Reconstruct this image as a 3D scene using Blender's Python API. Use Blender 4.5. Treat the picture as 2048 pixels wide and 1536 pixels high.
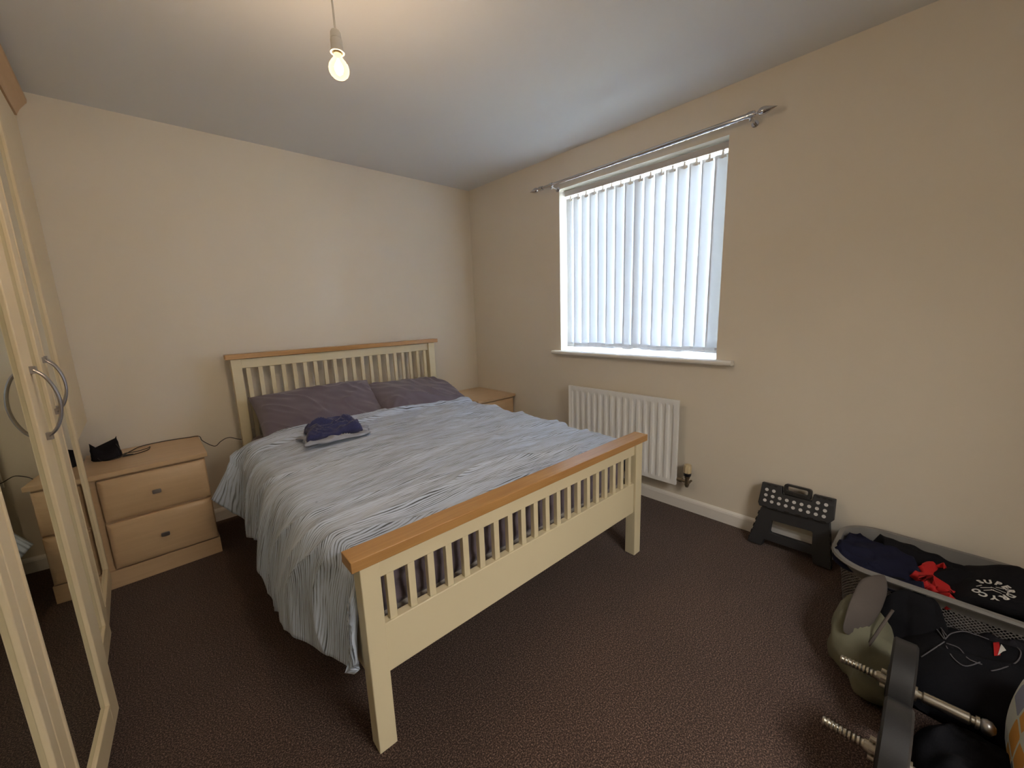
import bpy, bmesh, math, random
from mathutils import Vector, Matrix, noise
random.seed(7)
PI = math.pi
for o in list(bpy.data.objects): bpy.data.objects.remove(o)
S = bpy.context.scene
COL = S.collection

# ------------------------------------------------------------------ camera
cd = bpy.data.cameras.new('camera'); cam = bpy.data.objects.new('camera', cd); COL.objects.link(cam)
cd.sensor_width = 36.0; cd.sensor_fit = 'HORIZONTAL'; cd.lens = 790.77 / 2048 * 36.0
cd.clip_start = 0.02
R_ = Vector((0.73039742, -0.68221356, -0.03323051)); U_ = Vector((0.14606051, 0.1084797, 0.98330996)); F_ = Vector((0.66722255, 0.72306072, -0.17887776))
m = Matrix.Identity(4)
for i in range(3):
    m[i][0] = R_[i]; m[i][1] = U_[i]; m[i][2] = -F_[i]
m[0][3], m[1][3], m[2][3] = -2.4059, -3.1106, 1.2868
cam.matrix_world = m
S.camera = cam

# ------------------------------------------------------------------ view, world, sun
S.view_settings.view_transform = 'Standard'; S.view_settings.look = 'None'
S.view_settings.gamma = 1.0; S.view_settings.use_curve_mapping = False
S.view_settings.exposure = 1.48
W = bpy.data.worlds.new('sky'); S.world = W; W.use_nodes = True
nt = W.node_tree; nt.nodes.clear()
wo = nt.nodes.new('ShaderNodeOutputWorld'); bg = nt.nodes.new('ShaderNodeBackground')
tc = nt.nodes.new('ShaderNodeTexCoord'); sx = nt.nodes.new('ShaderNodeSeparateXYZ'); cr = nt.nodes.new('ShaderNodeValToRGB')
nt.links.new(tc.outputs['Generated'], sx.inputs[0]); 
mr = nt.nodes.new('ShaderNodeMapRange'); mr.inputs[1].default_value = -1; mr.inputs[2].default_value = 1
nt.links.new(sx.outputs[2], mr.inputs[0]); nt.links.new(mr.outputs[0], cr.inputs[0])
cr.color_ramp.elements[0].position = 0.47; cr.color_ramp.elements[0].color = (0.62, 0.66, 0.62, 1)
cr.color_ramp.elements[1].position = 0.54; cr.color_ramp.elements[1].color = (0.70, 0.89, 1.20, 1)
nt.links.new(cr.outputs[0], bg.inputs[0]); nt.links.new(bg.outputs[0], wo.inputs[0])
bg.inputs[1].default_value = 30.0
sd = bpy.data.lights.new('sun', 'SUN'); sd.energy = 22.0; sd.angle = 0.009; sd.color = (1.0, 0.96, 0.9)
sun = bpy.data.objects.new('sun', sd); COL.objects.link(sun)
sun.location = (4, -6, 9)
sun.rotation_euler = Vector((1, -1.55, 4.0)).to_track_quat('Z', 'Y').to_euler()
hd = bpy.data.lights.new('added_hall_fill', 'AREA'); hd.shape = 'RECTANGLE'; hd.size = 2.0; hd.size_y = 1.0; hd.energy = 44.0; hd.color = (1.0, 0.97, 0.93)  # added fill light behind the camera, not a lamp known to be there
hl = bpy.data.objects.new('added_hall_fill', hd); COL.objects.link(hl); hl.location = (-1.6, -4.6, 2.36)
pd = bpy.data.lights.new('window_portal', 'AREA'); pd.shape = 'RECTANGLE'; pd.size = 1.3; pd.size_y = 1.3
por = bpy.data.objects.new('window_portal', pd); COL.objects.link(por)
por.location = (0.30, -1.667, 1.57); por.rotation_euler = (0, math.radians(90), 0)
pd.cycles.is_portal = True

# ------------------------------------------------------------------ materials
def newmat(name):
    M = bpy.data.materials.new(name); M.use_nodes = True
    t = M.node_tree; b = t.nodes['Principled BSDF']
    return M, t, b
def mat(name, col, rough=0.6, metal=0.0, var=0.0, vscale=20, bump=0.0, bscale=200, spec=None, coat=0.0, sheen=0.0):
    M, t, b = newmat(name)
    b.inputs['Base Color'].default_value = (*col, 1); b.inputs['Roughness'].default_value = rough
    b.inputs['Metallic'].default_value = metal
    if spec is not None: b.inputs['Specular IOR Level'].default_value = spec
    if coat: b.inputs['Coat Weight'].default_value = coat
    if sheen: b.inputs['Sheen Weight'].default_value = sheen
    tcn = t.nodes.new('ShaderNodeTexCoord')
    if var > 0:
        n = t.nodes.new('ShaderNodeTexNoise'); n.inputs['Scale'].default_value = vscale; n.inputs['Detail'].default_value = 4
        t.links.new(tcn.outputs['Object'], n.inputs['Vector'])
        mx = t.nodes.new('ShaderNodeMix'); mx.data_type = 'RGBA'
        mx.inputs[6].default_value = (*[c * (1 - var) for c in col], 1); mx.inputs[7].default_value = (*[min(1, c * (1 + var)) for c in col], 1)
        t.links.new(n.outputs[0], mx.inputs[0]); t.links.new(mx.outputs[2], b.inputs['Base Color'])
    if bump > 0:
        n2 = t.nodes.new('ShaderNodeTexNoise'); n2.inputs['Scale'].default_value = bscale; n2.inputs['Detail'].default_value = 3
        t.links.new(tcn.outputs['Object'], n2.inputs['Vector'])
        bp = t.nodes.new('ShaderNodeBump'); bp.inputs['Strength'].default_value = bump; bp.inputs['Distance'].default_value = 0.01
        t.links.new(n2.outputs[0], bp.inputs['Height']); t.links.new(bp.outputs[0], b.inputs['Normal'])
    return M
def woodmat(name, c1, c2, rough=0.4, axis=0, sc=6.0, stretch=14.0, bump=0.05):
    M, t, b = newmat(name)
    tcn = t.nodes.new('ShaderNodeTexCoord'); mp = t.nodes.new('ShaderNodeMapping')
    s = [stretch] * 3; s[axis] = 1.0; mp.inputs['Scale'].default_value = s
    t.links.new(tcn.outputs['Object'], mp.inputs[0])
    n = t.nodes.new('ShaderNodeTexNoise'); n.inputs['Scale'].default_value = sc; n.inputs['Detail'].default_value = 6; n.inputs['Distortion'].default_value = 0.6
    t.links.new(mp.outputs[0], n.inputs['Vector'])
    cr = t.nodes.new('ShaderNodeValToRGB'); cr.color_ramp.elements[0].position = 0.3; cr.color_ramp.elements[1].position = 0.72
    cr.color_ramp.elements[0].color = (*c1, 1); cr.color_ramp.elements[1].color = (*c2, 1)
    t.links.new(n.outputs[0], cr.inputs[0]); t.links.new(cr.outputs[0], b.inputs['Base Color'])
    b.inputs['Roughness'].default_value = rough
    if bump:
        bp = t.nodes.new('ShaderNodeBump'); bp.inputs['Strength'].default_value = bump; bp.inputs['Distance'].default_value = 0.004
        t.links.new(n.outputs[0], bp.inputs['Height']); t.links.new(bp.outputs[0], b.inputs['Normal'])
    return M
WALLC = (0.78, 0.722, 0.628)
M_wall = mat('magnolia_paint', WALLC, 0.85, var=0.03, vscale=3, bump=0.04, bscale=260)
M_reveal = mat('reveal_paint', (0.80, 0.76, 0.64), 0.7, bump=0.03)
M_ceil = mat('ceiling_paint', (0.76, 0.77, 0.77), 0.9, var=0.02, vscale=2, bump=0.04, bscale=220)
M_gloss = mat('white_gloss_paint', (0.84, 0.82, 0.79), 0.35, bump=0.02, bscale=30)
M_upvc = mat('white_upvc', (0.85, 0.86, 0.87), 0.3)
M_sill = mat('sill_gloss', (0.85, 0.84, 0.80), 0.22)
M_rad = mat('radiator_enamel', (0.90, 0.92, 0.93), 0.35)
M_cream = mat('cream_lacquer', (0.74, 0.66, 0.46), 0.42, var=0.02, vscale=4, bump=0.02, bscale=60)
M_oak = woodmat('oak_rail', (0.43, 0.225, 0.08), (0.53, 0.30, 0.115), 0.28, axis=0, sc=5, stretch=16)
M_beech = woodmat('pale_maple_laminate', (0.60, 0.42, 0.255), (0.66, 0.475, 0.295), 0.4, axis=0, sc=4, stretch=12)
M_wardwood = woodmat('wardrobe_maple', (0.73, 0.615, 0.425), (0.75, 0.635, 0.445), 0.42, axis=2, sc=3, stretch=10)
M_chrome = mat('polished_chrome', (0.62, 0.62, 0.64), 0.06, 1.0)
M_steel = mat('brushed_steel', (0.42, 0.41, 0.40), 0.35, 1.0)
M_satin = mat('satin_grey_handle', (0.36, 0.35, 0.36), 0.32, 0.9)
M_mirror = mat('mirror_glass', (0.66, 0.68, 0.60), 0.01, 1.0)
M_white_pl = mat('white_plastic', (0.78, 0.77, 0.74), 0.4)
M_black_pl = mat('black_plastic', (0.012, 0.012, 0.014), 0.4)
M_grey_pl = mat('charcoal_plastic', (0.030, 0.031, 0.036), 0.5, bump=0.03, bscale=400)
M_greyd_pl = mat('charcoal_leg_plastic', (0.022, 0.023, 0.028), 0.5, bump=0.03, bscale=400)
M_dot = mat('pale_grip_rubber', (0.62, 0.62, 0.62), 0.6)
M_sheet = mat('aubergine_grey_cotton', (0.15, 0.125, 0.165), 0.85, var=0.08, vscale=9, bump=0.08, bscale=500, sheen=0.3)
M_mattr = mat('quilted_mattress_ticking', (0.42, 0.38, 0.34), 0.8, var=0.35, vscale=45, bump=0.2, bscale=60)
M_navy = mat('navy_jersey', (0.010, 0.011, 0.028), 0.9, var=0.2, vscale=15, bump=0.1, bscale=500, spec=0.15)
M_blackc = mat('black_fabric', (0.007, 0.007, 0.009), 0.9, var=0.3, vscale=12, bump=0.2, bscale=300, spec=0.15)
M_blackc2 = mat('charcoal_fabric', (0.016, 0.015, 0.019), 0.9, var=0.3, vscale=12, bump=0.2, bscale=300, spec=0.15)
M_red = mat('red_fabric', (0.42, 0.006, 0.006), 0.8, var=0.15, vscale=20, bump=0.1, bscale=300)
M_olive = mat('olive_canvas', (0.135, 0.130, 0.085), 0.85, var=0.2, vscale=10, bump=0.15, bscale=500)
M_taupe = mat('taupe_canvas', (0.075, 0.062, 0.055), 0.85, var=0.15, vscale=10, bump=0.15, bscale=500)
M_print = mat('white_print', (0.55, 0.54, 0.51), 0.7)
M_cord = mat('grey_drawcord', (0.10, 0.095, 0.105), 0.7)
M_iron = mat('black_rubber_plate', (0.013, 0.013, 0.014), 0.42, bump=0.05, bscale=300)
M_basket_rim = mat('grey_basket_plastic', (0.19, 0.185, 0.18), 0.35)
M_brass = mat('valve_metal', (0.30, 0.25, 0.18), 0.35, 0.9)
M_creampl = mat('cream_valve_plastic', (0.66, 0.55, 0.34), 0.4)
M_bracket = mat('dark_screw', (0.12, 0.11, 0.1), 0.4, 0.8)

def carpet():
    M, t, b = newmat('dark_brown_carpet')
    tcn = t.nodes.new('ShaderNodeTexCoord')
    n = t.nodes.new('ShaderNodeTexNoise'); n.inputs['Scale'].default_value = 230; n.inputs['Detail'].default_value = 4; n.inputs['Roughness'].default_value = 0.7
    v = t.nodes.new('ShaderNodeTexVoronoi'); v.inputs['Scale'].default_value = 190
    n3 = t.nodes.new('ShaderNodeTexNoise'); n3.inputs['Scale'].default_value = 2.5; n3.inputs['Detail'].default_value = 5
    for q in (n, v, n3): t.links.new(tcn.outputs['Object'], q.inputs['Vector'])
    cr = t.nodes.new('ShaderNodeValToRGB')
    e = cr.color_ramp.elements; e[0].position = 0.40; e[0].color = (0.022, 0.011, 0.008, 1); e[1].position = 0.68; e[1].color = (0.34, 0.22, 0.17, 1)
    k = cr.color_ramp.elements.new(0.5); k.color = (0.056, 0.031, 0.023, 1)
    t.links.new(n.outputs[0], cr.inputs[0])
    mx = t.nodes.new('ShaderNodeMix'); mx.data_type = 'RGBA'; mx.blend_type = 'MULTIPLY'; mx.inputs[0].default_value = 0.6
    cr2 = t.nodes.new('ShaderNodeValToRGB'); cr2.color_ramp.elements[0].position = 0.3; cr2.color_ramp.elements[0].color = (0.72, 0.72, 0.72, 1); cr2.color_ramp.elements[1].position = 0.7
    t.links.new(n3.outputs[0], cr2.inputs[0]); t.links.new(cr.outputs[0], mx.inputs[6]); t.links.new(cr2.outputs[0], mx.inputs[7])
    t.links.new(mx.outputs[2], b.inputs['Base Color'])
    b.inputs['Roughness'].default_value = 0.95; b.inputs['Specular IOR Level'].default_value = 0.15; b.inputs['Sheen Weight'].default_value = 0.15
    bp = t.nodes.new('ShaderNodeBump'); bp.inputs['Strength'].default_value = 0.6; bp.inputs['Distance'].default_value = 0.006
    t.links.new(n.outputs[0], bp.inputs['Height']); t.links.new(bp.outputs[0], b.inputs['Normal'])
    return M
M_carpet = carpet()

def duvetmat():
    M, t, b = newmat('pinstripe_seersucker')
    uv = t.nodes.new('ShaderNodeTexCoord'); mp = t.nodes.new('ShaderNodeMapping'); t.links.new(uv.outputs['UV'], mp.inputs[0])
    def noi(sc, vec_scale, det=3):
        m2 = t.nodes.new('ShaderNodeMapping'); m2.inputs['Scale'].default_value = vec_scale; t.links.new(uv.outputs['UV'], m2.inputs[0])
        n = t.nodes.new('ShaderNodeTexNoise'); n.inputs['Scale'].default_value = sc; n.inputs['Detail'].default_value = det
        t.links.new(m2.outputs[0], n.inputs['Vector']); return n
    sp = t.nodes.new('ShaderNodeSeparateXYZ'); t.links.new(uv.outputs['UV'], sp.inputs[0])
    wob = noi(6, (1, 2.5, 1))
    def math_(op, a, bb=None):
        q = t.nodes.new('ShaderNodeMath'); q.operation = op
        for i, z in enumerate((a, bb)):
            if z is None: continue
            if isinstance(z, (int, float)): q.inputs[i].default_value = z
            else: t.links.new(z, q.inputs[i])
        return q.outputs[0]
    ph = math_('ADD', math_('MULTIPLY', sp.outputs[1], 2 * PI / 0.0085), math_('MULTIPLY', wob.outputs[0], 14.0))
    s = math_('SINE', ph)
    fine = noi(1, (9, 160, 1), 2)
    patch = noi(1, (3, 22, 1), 3)
    m_ = math_('MULTIPLY', math_('ADD', math_('MULTIPLY', s, 0.5), 0.5), math_('ADD', math_('MULTIPLY', fine.outputs[0], 1.5), -0.22))
    m_ = math_('MULTIPLY', m_, math_('ADD', math_('MULTIPLY', patch.outputs[0], 1.7), 0.0))
    cr = t.nodes.new('ShaderNodeValToRGB'); e = cr.color_ramp.elements
    e[0].position = 0.20; e[0].color = (0, 0, 0, 1); e[1].position = 0.62; e[1].color = (1, 1, 1, 1)
    t.links.new(m_, cr.inputs[0])
    base = t.nodes.new('ShaderNodeMix'); base.data_type = 'RGBA'
    base.inputs[6].default_value = (0.50, 0.62, 0.84, 1); base.inputs[7].default_value = (0.64, 0.69, 0.78, 1)
    band = noi(1, (0.8, 3.5, 1), 2); t.links.new(band.outputs[0], base.inputs[0])
    mx = t.nodes.new('ShaderNodeMix'); mx.data_type = 'RGBA'; t.links.new(cr.outputs[0], mx.inputs[0])
    t.links.new(base.outputs[2], mx.inputs[6]); mx.inputs[7].default_value = (0.055, 0.065, 0.085, 1)
    t.links.new(mx.outputs[2], b.inputs['Base Color']); b.inputs['Roughness'].default_value = 0.85; b.inputs['Sheen Weight'].default_value = 0.2
    cr3 = noi(1, (14, 95, 1), 4)
    bp = t.nodes.new('ShaderNodeBump'); bp.inputs['Strength'].default_value = 0.5; bp.inputs['Distance'].default_value = 0.010
    t.links.new(cr3.outputs[0], bp.inputs['Height']); t.links.new(bp.outputs[0], b.inputs['Normal'])
    return M
M_duvet = duvetmat()

def vanemat():
    M, t, b = newmat('white_blind_fabric')
    t.nodes.remove(b); out = t.nodes['Material Output']
    d = t.nodes.new('ShaderNodeBsdfDiffuse'); tr = t.nodes.new('ShaderNodeBsdfTranslucent'); mx = t.nodes.new('ShaderNodeMixShader')
    d.inputs[0].default_value = (0.66, 0.68, 0.70, 1); tr.inputs[0].default_value = (0.74, 0.80, 0.85, 1)
    mx.inputs[0].default_value = 0.027
    t.links.new(d.outputs[0], mx.inputs[1]); t.links.new(tr.outputs[0], mx.inputs[2]); t.links.new(mx.outputs[0], out.inputs[0])
    return M
M_vane = vanemat()

def glassmat(name, tint=(1, 1, 1), refl=0.06):
    M, t, b = newmat(name); t.nodes.remove(b); out = t.nodes['Material Output']
    a = t.nodes.new('ShaderNodeBsdfTransparent'); a.inputs[0].default_value = (*tint, 1)
    g = t.nodes.new('ShaderNodeBsdfGlossy'); g.inputs['Roughness'].default_value = 0.02
    fr = t.nodes.new('ShaderNodeFresnel'); fr.inputs[0].default_value = 1.45
    mx = t.nodes.new('ShaderNodeMixShader'); t.links.new(fr.outputs[0], mx.inputs[0])
    t.links.new(a.outputs[0], mx.inputs[1]); t.links.new(g.outputs[0], mx.inputs[2]); t.links.new(mx.outputs[0], out.inputs[0])
    return M
M_glass = glassmat('window_glass')
def bulbglass():
    M, t, b = newmat('glowing_bulb_glass'); t.nodes.remove(b); out = t.nodes['Material Output']
    a = t.nodes.new('ShaderNodeBsdfTransparent'); a.inputs[0].default_value = (1, 0.93, 0.8, 1)
    e = t.nodes.new('ShaderNodeEmission'); e.inputs[0].default_value = (1.0, 0.66, 0.30, 1); e.inputs[1].default_value = 1.3
    lw = t.nodes.new('ShaderNodeLayerWeight'); lw.inputs[0].default_value = 0.35
    mr = t.nodes.new('ShaderNodeMapRange'); mr.inputs[3].default_value = 0.35; mr.inputs[4].default_value = 0.85; t.links.new(lw.outputs[1], mr.inputs[0])
    mx = t.nodes.new('ShaderNodeMixShader'); t.links.new(mr.outputs[0], mx.inputs[0])
    t.links.new(a.outputs[0], mx.inputs[1]); t.links.new(e.outputs[0], mx.inputs[2]); t.links.new(mx.outputs[0], out.inputs[0])
    return M
M_bulb = bulbglass()
def emis(name, c, s):
    M, t, b = newmat(name); b.inputs['Base Color'].default_value = (*c, 1)
    b.inputs['Emission Color'].default_value = (*c, 1); b.inputs['Emission Strength'].default_value = s
    return M
M_fil = emis('glowing_filament', (1.0, 0.80, 0.50), 14.0)

def basketmat():
    M, t, b = newmat('grey_basket_lattice')
    b.inputs['Base Color'].default_value = (0.21, 0.20, 0.195, 1); b.inputs['Roughness'].default_value = 0.4
    uv = t.nodes.new('ShaderNodeTexCoord'); sp = t.nodes.new('ShaderNodeSeparateXYZ'); t.links.new(uv.outputs['UV'], sp.inputs[0])
    def mt(op, a, bb):
        q = t.nodes.new('ShaderNodeMath'); q.operation = op
        for i, z in enumerate((a, bb)):
            if z is None: continue
            if isinstance(z, (int, float)): q.inputs[i].default_value = z
            else: t.links.new(z, q.inputs[i])
        return q.outputs[0]
    p = 0.0125
    s1 = mt('SINE', mt('MULTIPLY', mt('ADD', sp.outputs[0], sp.outputs[1]), PI / p), None)
    s2 = mt('SINE', mt('MULTIPLY', mt('SUBTRACT', sp.outputs[0], sp.outputs[1]), PI / p), None)
    pr = mt('MULTIPLY', mt('ABSOLUTE', s1, None), mt('ABSOLUTE', s2, None))
    hole = mt('GREATER_THAN', pr, 0.48)
    inr = mt('MULTIPLY', mt('GREATER_THAN', sp.outputs[1], 0.02), mt('LESS_THAN', sp.outputs[1], 0.185))
    hole = mt('MULTIPLY', hole, inr)
    al = mt('SUBTRACT', 1.0, hole)
    t.links.new(al, b.inputs['Alpha'])
    bp = t.nodes.new('ShaderNodeBump'); bp.inputs['Strength'].default_value = 0.6; bp.inputs['Distance'].default_value = 0.004; bp.invert = True
    t.links.new(pr, bp.inputs['Height']); t.links.new(bp.outputs[0], b.inputs['Normal'])
    return M
M_basket = basketmat()

def hexmat():
    M, t, b = newmat('honeycomb_print_fabric')
    uv = t.nodes.new('ShaderNodeTexCoord'); mp = t.nodes.new('ShaderNodeMapping'); t.links.new(uv.outputs['UV'], mp.inputs[0])
    mp.inputs['Scale'].default_value = (1, 1, 1)
    v = t.nodes.new('ShaderNodeTexVoronoi'); v.inputs['Scale'].default_value = 13; v.inputs['Randomness'].default_value = 0.35
    t.links.new(mp.outputs[0], v.inputs['Vector'])
    v2 = t.nodes.new('ShaderNodeTexVoronoi'); v2.feature = 'DISTANCE_TO_EDGE'; v2.inputs['Scale'].default_value = 13; v2.inputs['Randomness'].default_value = 0.35
    t.links.new(mp.outputs[0], v2.inputs['Vector'])
    sp = t.nodes.new('ShaderNodeSeparateColor'); t.links.new(v.outputs['Color'], sp.inputs[0])
    cr = t.nodes.new('ShaderNodeValToRGB'); cr.color_ramp.interpolation = 'CONSTANT'
    e = cr.color_ramp.elements; e[0].color = (0.66, 0.30, 0.05, 1); e[0].position = 0; e[1].position = 0.3; e[1].color = (0.10, 0.16, 0.22, 1)
    for p_, c in ((0.45, (0.5, 0.5, 0.47)), (0.65, (0.26, 0.27, 0.36)), (0.8, (0.62, 0.62, 0.56))):
        q = e.new(p_); q.color = (*c, 1)
    t.links.new(sp.outputs[0], cr.inputs[0])
    gt = t.nodes.new('ShaderNodeMath'); gt.operation = 'GREATER_THAN'; gt.inputs[1].default_value = 0.07; t.links.new(v2.outputs['Distance'], gt.inputs[0])
    mx = t.nodes.new('ShaderNodeMix'); mx.data_type = 'RGBA'; t.links.new(gt.outputs[0], mx.inputs[0]); mx.inputs[6].default_value = (0.62, 0.63, 0.54, 1)
    t.links.new(cr.outputs[0], mx.inputs[7]); t.links.new(mx.outputs[2], b.inputs['Base Color']); b.inputs['Roughness'].default_value = 0.8
    return M
M_hex = hexmat()
def heather():
    M = mat('navy_heather_jersey', (0.030, 0.036, 0.13), 0.9, var=0.45, vscale=120, bump=0.2, bscale=300, sheen=0.3); return M
M_heather = heather()
M_lining = mat('pale_blue_lining', (0.36, 0.40, 0.50), 0.85, bump=0.1)

# ------------------------------------------------------------------ mesh helpers
def obj(name, bm, mats, parent=None, smooth=False, bevel=0, auto=None, kind=None, recalc=True):
    me = bpy.data.meshes.new(name); 
    if recalc: bmesh.ops.recalc_face_normals(bm, faces=bm.faces)
    bm.to_mesh(me); bm.free()
    if not isinstance(mats, (list, tuple)): mats = [mats]
    for q in mats: me.materials.append(q)
    o = bpy.data.objects.new(name, me); COL.objects.link(o)
    if parent is not None: o.parent = parent
    if smooth:
        for p in me.polygons: p.use_smooth = True
    if bevel:
        md = o.modifiers.new('bevel', 'BEVEL'); md.width = bevel; md.segments = 3; md.limit_method = 'ANGLE'; md.angle_limit = math.radians(40)
        md.harden_normals = False
        for p in me.polygons: p.use_smooth = True
        me.set_sharp_from_angle(angle=math.radians(50))
    if auto:
        for p in me.polygons: p.use_smooth = True
        me.set_sharp_from_angle(angle=math.radians(auto))
    if kind: o['kind'] = kind
    return o
def tag(o, label, cat, group=None):
    o['label'] = label; o['category'] = cat
    if group: o['group'] = group
    return o
def thing(name, label, cat, loc=(0, 0, 0), rz=0, group=None):
    o = bpy.data.objects.new(name, None); COL.objects.link(o); o.location = loc; o.rotation_euler = (0, 0, rz); o.empty_display_size = 0.1
    return tag(o, label, cat, group)
def box(bm, x0, x1, y0, y1, z0, z1, mi=0):
    x0, x1 = sorted((x0, x1)); y0, y1 = sorted((y0, y1)); z0, z1 = sorted((z0, z1))
    v = [bm.verts.new(p) for p in ((x0, y0, z0), (x1, y0, z0), (x1, y1, z0), (x0, y1, z0), (x0, y0, z1), (x1, y0, z1), (x1, y1, z1), (x0, y1, z1))]
    for f in ((0, 3, 2, 1), (4, 5, 6, 7), (0, 1, 5, 4), (1, 2, 6, 5), (2, 3, 7, 6), (3, 0, 4, 7)):
        bm.faces.new([v[i] for i in f]).material_index = mi
    return v
def B(*a, **k):
    bm = bmesh.new(); box(bm, *a); return bm
def frame_mat(p, d):
    d = Vector(d).normalized(); up = Vector((0, 0, 1)) if abs(d.z) < 0.9 else Vector((0, 1, 0))
    a = d.cross(up).normalized(); b = a.cross(d).normalized()
    return Vector(p), a, b, d
def lathe(bm, p, d, prof, n=24, mi=0, cap=True):
    """prof: (dist along d, radius)"""
    o, a, b, d = frame_mat(p, d); rings = []
    for h, r in prof:
        rings.append([bm.verts.new(o + d * h + (a * math.cos(2 * PI * i / n) + b * math.sin(2 * PI * i / n)) * max(r, 1e-5)) for i in range(n)])
    for r0, r1 in zip(rings, rings[1:]):
        for i in range(n): bm.faces.new((r0[i], r0[(i + 1) % n], r1[(i + 1) % n], r1[i])).material_index = mi
    if cap:
        bm.faces.new(rings[0][::-1]).material_index = mi; bm.faces.new(rings[-1]).material_index = mi
def catmull(pts, k=8):
    pts = [Vector(p) for p in pts]; P = [pts[0]] + pts + [pts[-1]]; out = []
    for i in range(1, len(P) - 2):
        for j in range(k):
            t = j / k; a, b, c, d = P[i - 1:i + 3]
            out.append(0.5 * ((2 * b) + (-a + c) * t + (2 * a - 5 * b + 4 * c - d) * t * t + (-a + 3 * b - 3 * c + d) * t ** 3))
    out.append(pts[-1]); return out
def tube(bm, pts, r, n=8, mi=0, k=8, sm=True, flat=None):
    P = catmull(pts, k) if sm else [Vector(p) for p in pts]
    rings = []; prev = None
    for i, p in enumerate(P):
        d = (P[min(i + 1, len(P) - 1)] - P[max(i - 1, 0)]).normalized()
        if prev is None:
            up = Vector((0, 0, 1)) if abs(d.z) < 0.9 else Vector((0, 1, 0)); a = d.cross(up).normalized()
        else: a = (prev - d * prev.dot(d)).normalized()
        prev = a; b = a.cross(d); rr = r(i / (len(P) - 1)) if callable(r) else r
        ra, rb = (rr, rr) if flat is None else (rr * flat[0], rr * flat[1])
        rings.append([bm.verts.new(p + a * ra * math.cos(2 * PI * j / n) + b * rb * math.sin(2 * PI * j / n)) for j in range(n)])
    for r0, r1 in zip(rings, rings[1:]):
        for i in range(n): bm.faces.new((r0[i], r0[(i + 1) % n], r1[(i + 1) % n], r1[i])).material_index = mi
    bm.faces.new(rings[0][::-1]); bm.faces.new(rings[-1])
def prism(bm, poly, place, t0, t1, holes=()):
    """poly in 2D, place(a, h, t) -> 3D ; holes bridged by using triangle fill"""
    loops = [poly] + list(holes); rows = []
    for t in (t0, t1):
        es = []; vs_all = []
        for lp in loops:
            vs = [bm.verts.new(place(a, h, t)) for a, h in lp]; vs_all.append(vs)
            for i in range(len(vs)): es.append(bm.edges.new((vs[i], vs[(i + 1) % len(vs)])))
        bmesh.ops.triangle_fill(bm, use_beauty=True, use_dissolve=False, edges=es)
        rows.append(vs_all)
    for A, Bq in zip(*rows):
        n = len(A)
        for i in range(n): bm.faces.new((A[i], A[(i + 1) % n], Bq[(i + 1) % n], Bq[i]))
def rrect(w, h, r, n=6, cx=0, cy=0):
    out = []
    for sx_, sy_, a0 in ((1, 1, 0), (-1, 1, 90), (-1, -1, 180), (1, -1, 270)):
        for i in range(n + 1):
            a = math.radians(a0 + 90 * i / n); out.append((cx + sx_ * (w / 2 - r) + r * math.cos(a), cy + sy_ * (h / 2 - r) + r * math.sin(a)))
    return out
def N(x, y, z=0.0): return noise.noise(Vector((x, y, z)))

# ------------------------------------------------------------------ room
H = 2.40; XL = -3.32; YF = -3.95
st = lambda name, bm, m, parent=None, **k: obj(name, bm, m, parent, kind='structure', **k)
st('floor', B(XL - .1, 0.30, YF - .1, 0.12, -0.08, 0.0), M_carpet)
st('ceiling', B(XL - .1, 0.30, YF - .1, 0.12, H, H + 0.08), M_ceil)
st('wall_back', B(XL - .1, 0.30, 0.0, 0.12, 0, H), M_wall)
st('wall_left', B(XL - .1, XL, YF, 0.0, 0, H), M_wall)
bm = bmesh.new(); box(bm, XL - .1, -2.0, YF - .1, YF, 0, H); box(bm, -1.2, 0.30, YF - .1, YF, 0, H); box(bm, -2.0, -1.2, YF - .1, YF, 2.02, H)  # doorway opening behind the camera, added to let the fill light in
st('wall_front', bm, M_wall)
st('wall_added_hall', B(-3.0, -0.2, YF - 1.4, YF - 1.3, 0, H), M_wall)  # unseen hall shell, added around the fill light beyond the doorway
bm = bmesh.new(); box(bm, -3.1, -3.0, YF - 1.4, YF - .1, 0, H); box(bm, -0.2, -0.1, YF - 1.4, YF - .1, 0, H); st('wall_added_hall_sides', bm, M_wall)
bm = bmesh.new(); box(bm, -3.1, -0.1, YF - 1.4, YF - .1, H, H + .05); st('ceiling_added_hall', bm, M_ceil)
bm = bmesh.new(); box(bm, -3.1, -0.1, YF - 1.4, YF - .1, -.08, 0.0); st('floor_added_hall', bm, M_carpet)
WY0, WY1, WZ0, WZ1, WT = -2.248, -1.087, 0.977, 2.163, 0.28
bm = bmesh.new()
ys = [YF, WY0, WY1, 0.0]; zs = [0, WZ0, WZ1, H]
for i in range(3):
    for j in range(3):
        if i == 1 and j == 1: continue
        for x, rev in ((0.0, 0), (WT, 1)):
            v = [bm.verts.new((x, ys[i + a], zs[j + b])) for a, b in ((0, 0), (1, 0), (1, 1), (0, 1))]
            bm.faces.new(v if rev else v[::-1])
for (a, b) in (((WY0, WZ0), (WY1, WZ0)), ((WY1, WZ0), (WY1, WZ1)), ((WY1, WZ1), (WY0, WZ1)), ((WY0, WZ1), (WY0, WZ0))):
    v = [bm.verts.new(p) for p in ((0, *a), (0, *b), (WT, *b), (WT, *a))]
    bm.faces.new(v).material_index = 1
bmesh.ops.remove_doubles(bm, verts=bm.verts, dist=1e-5)
st('wall_right', bm, [M_wall, M_reveal])
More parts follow.
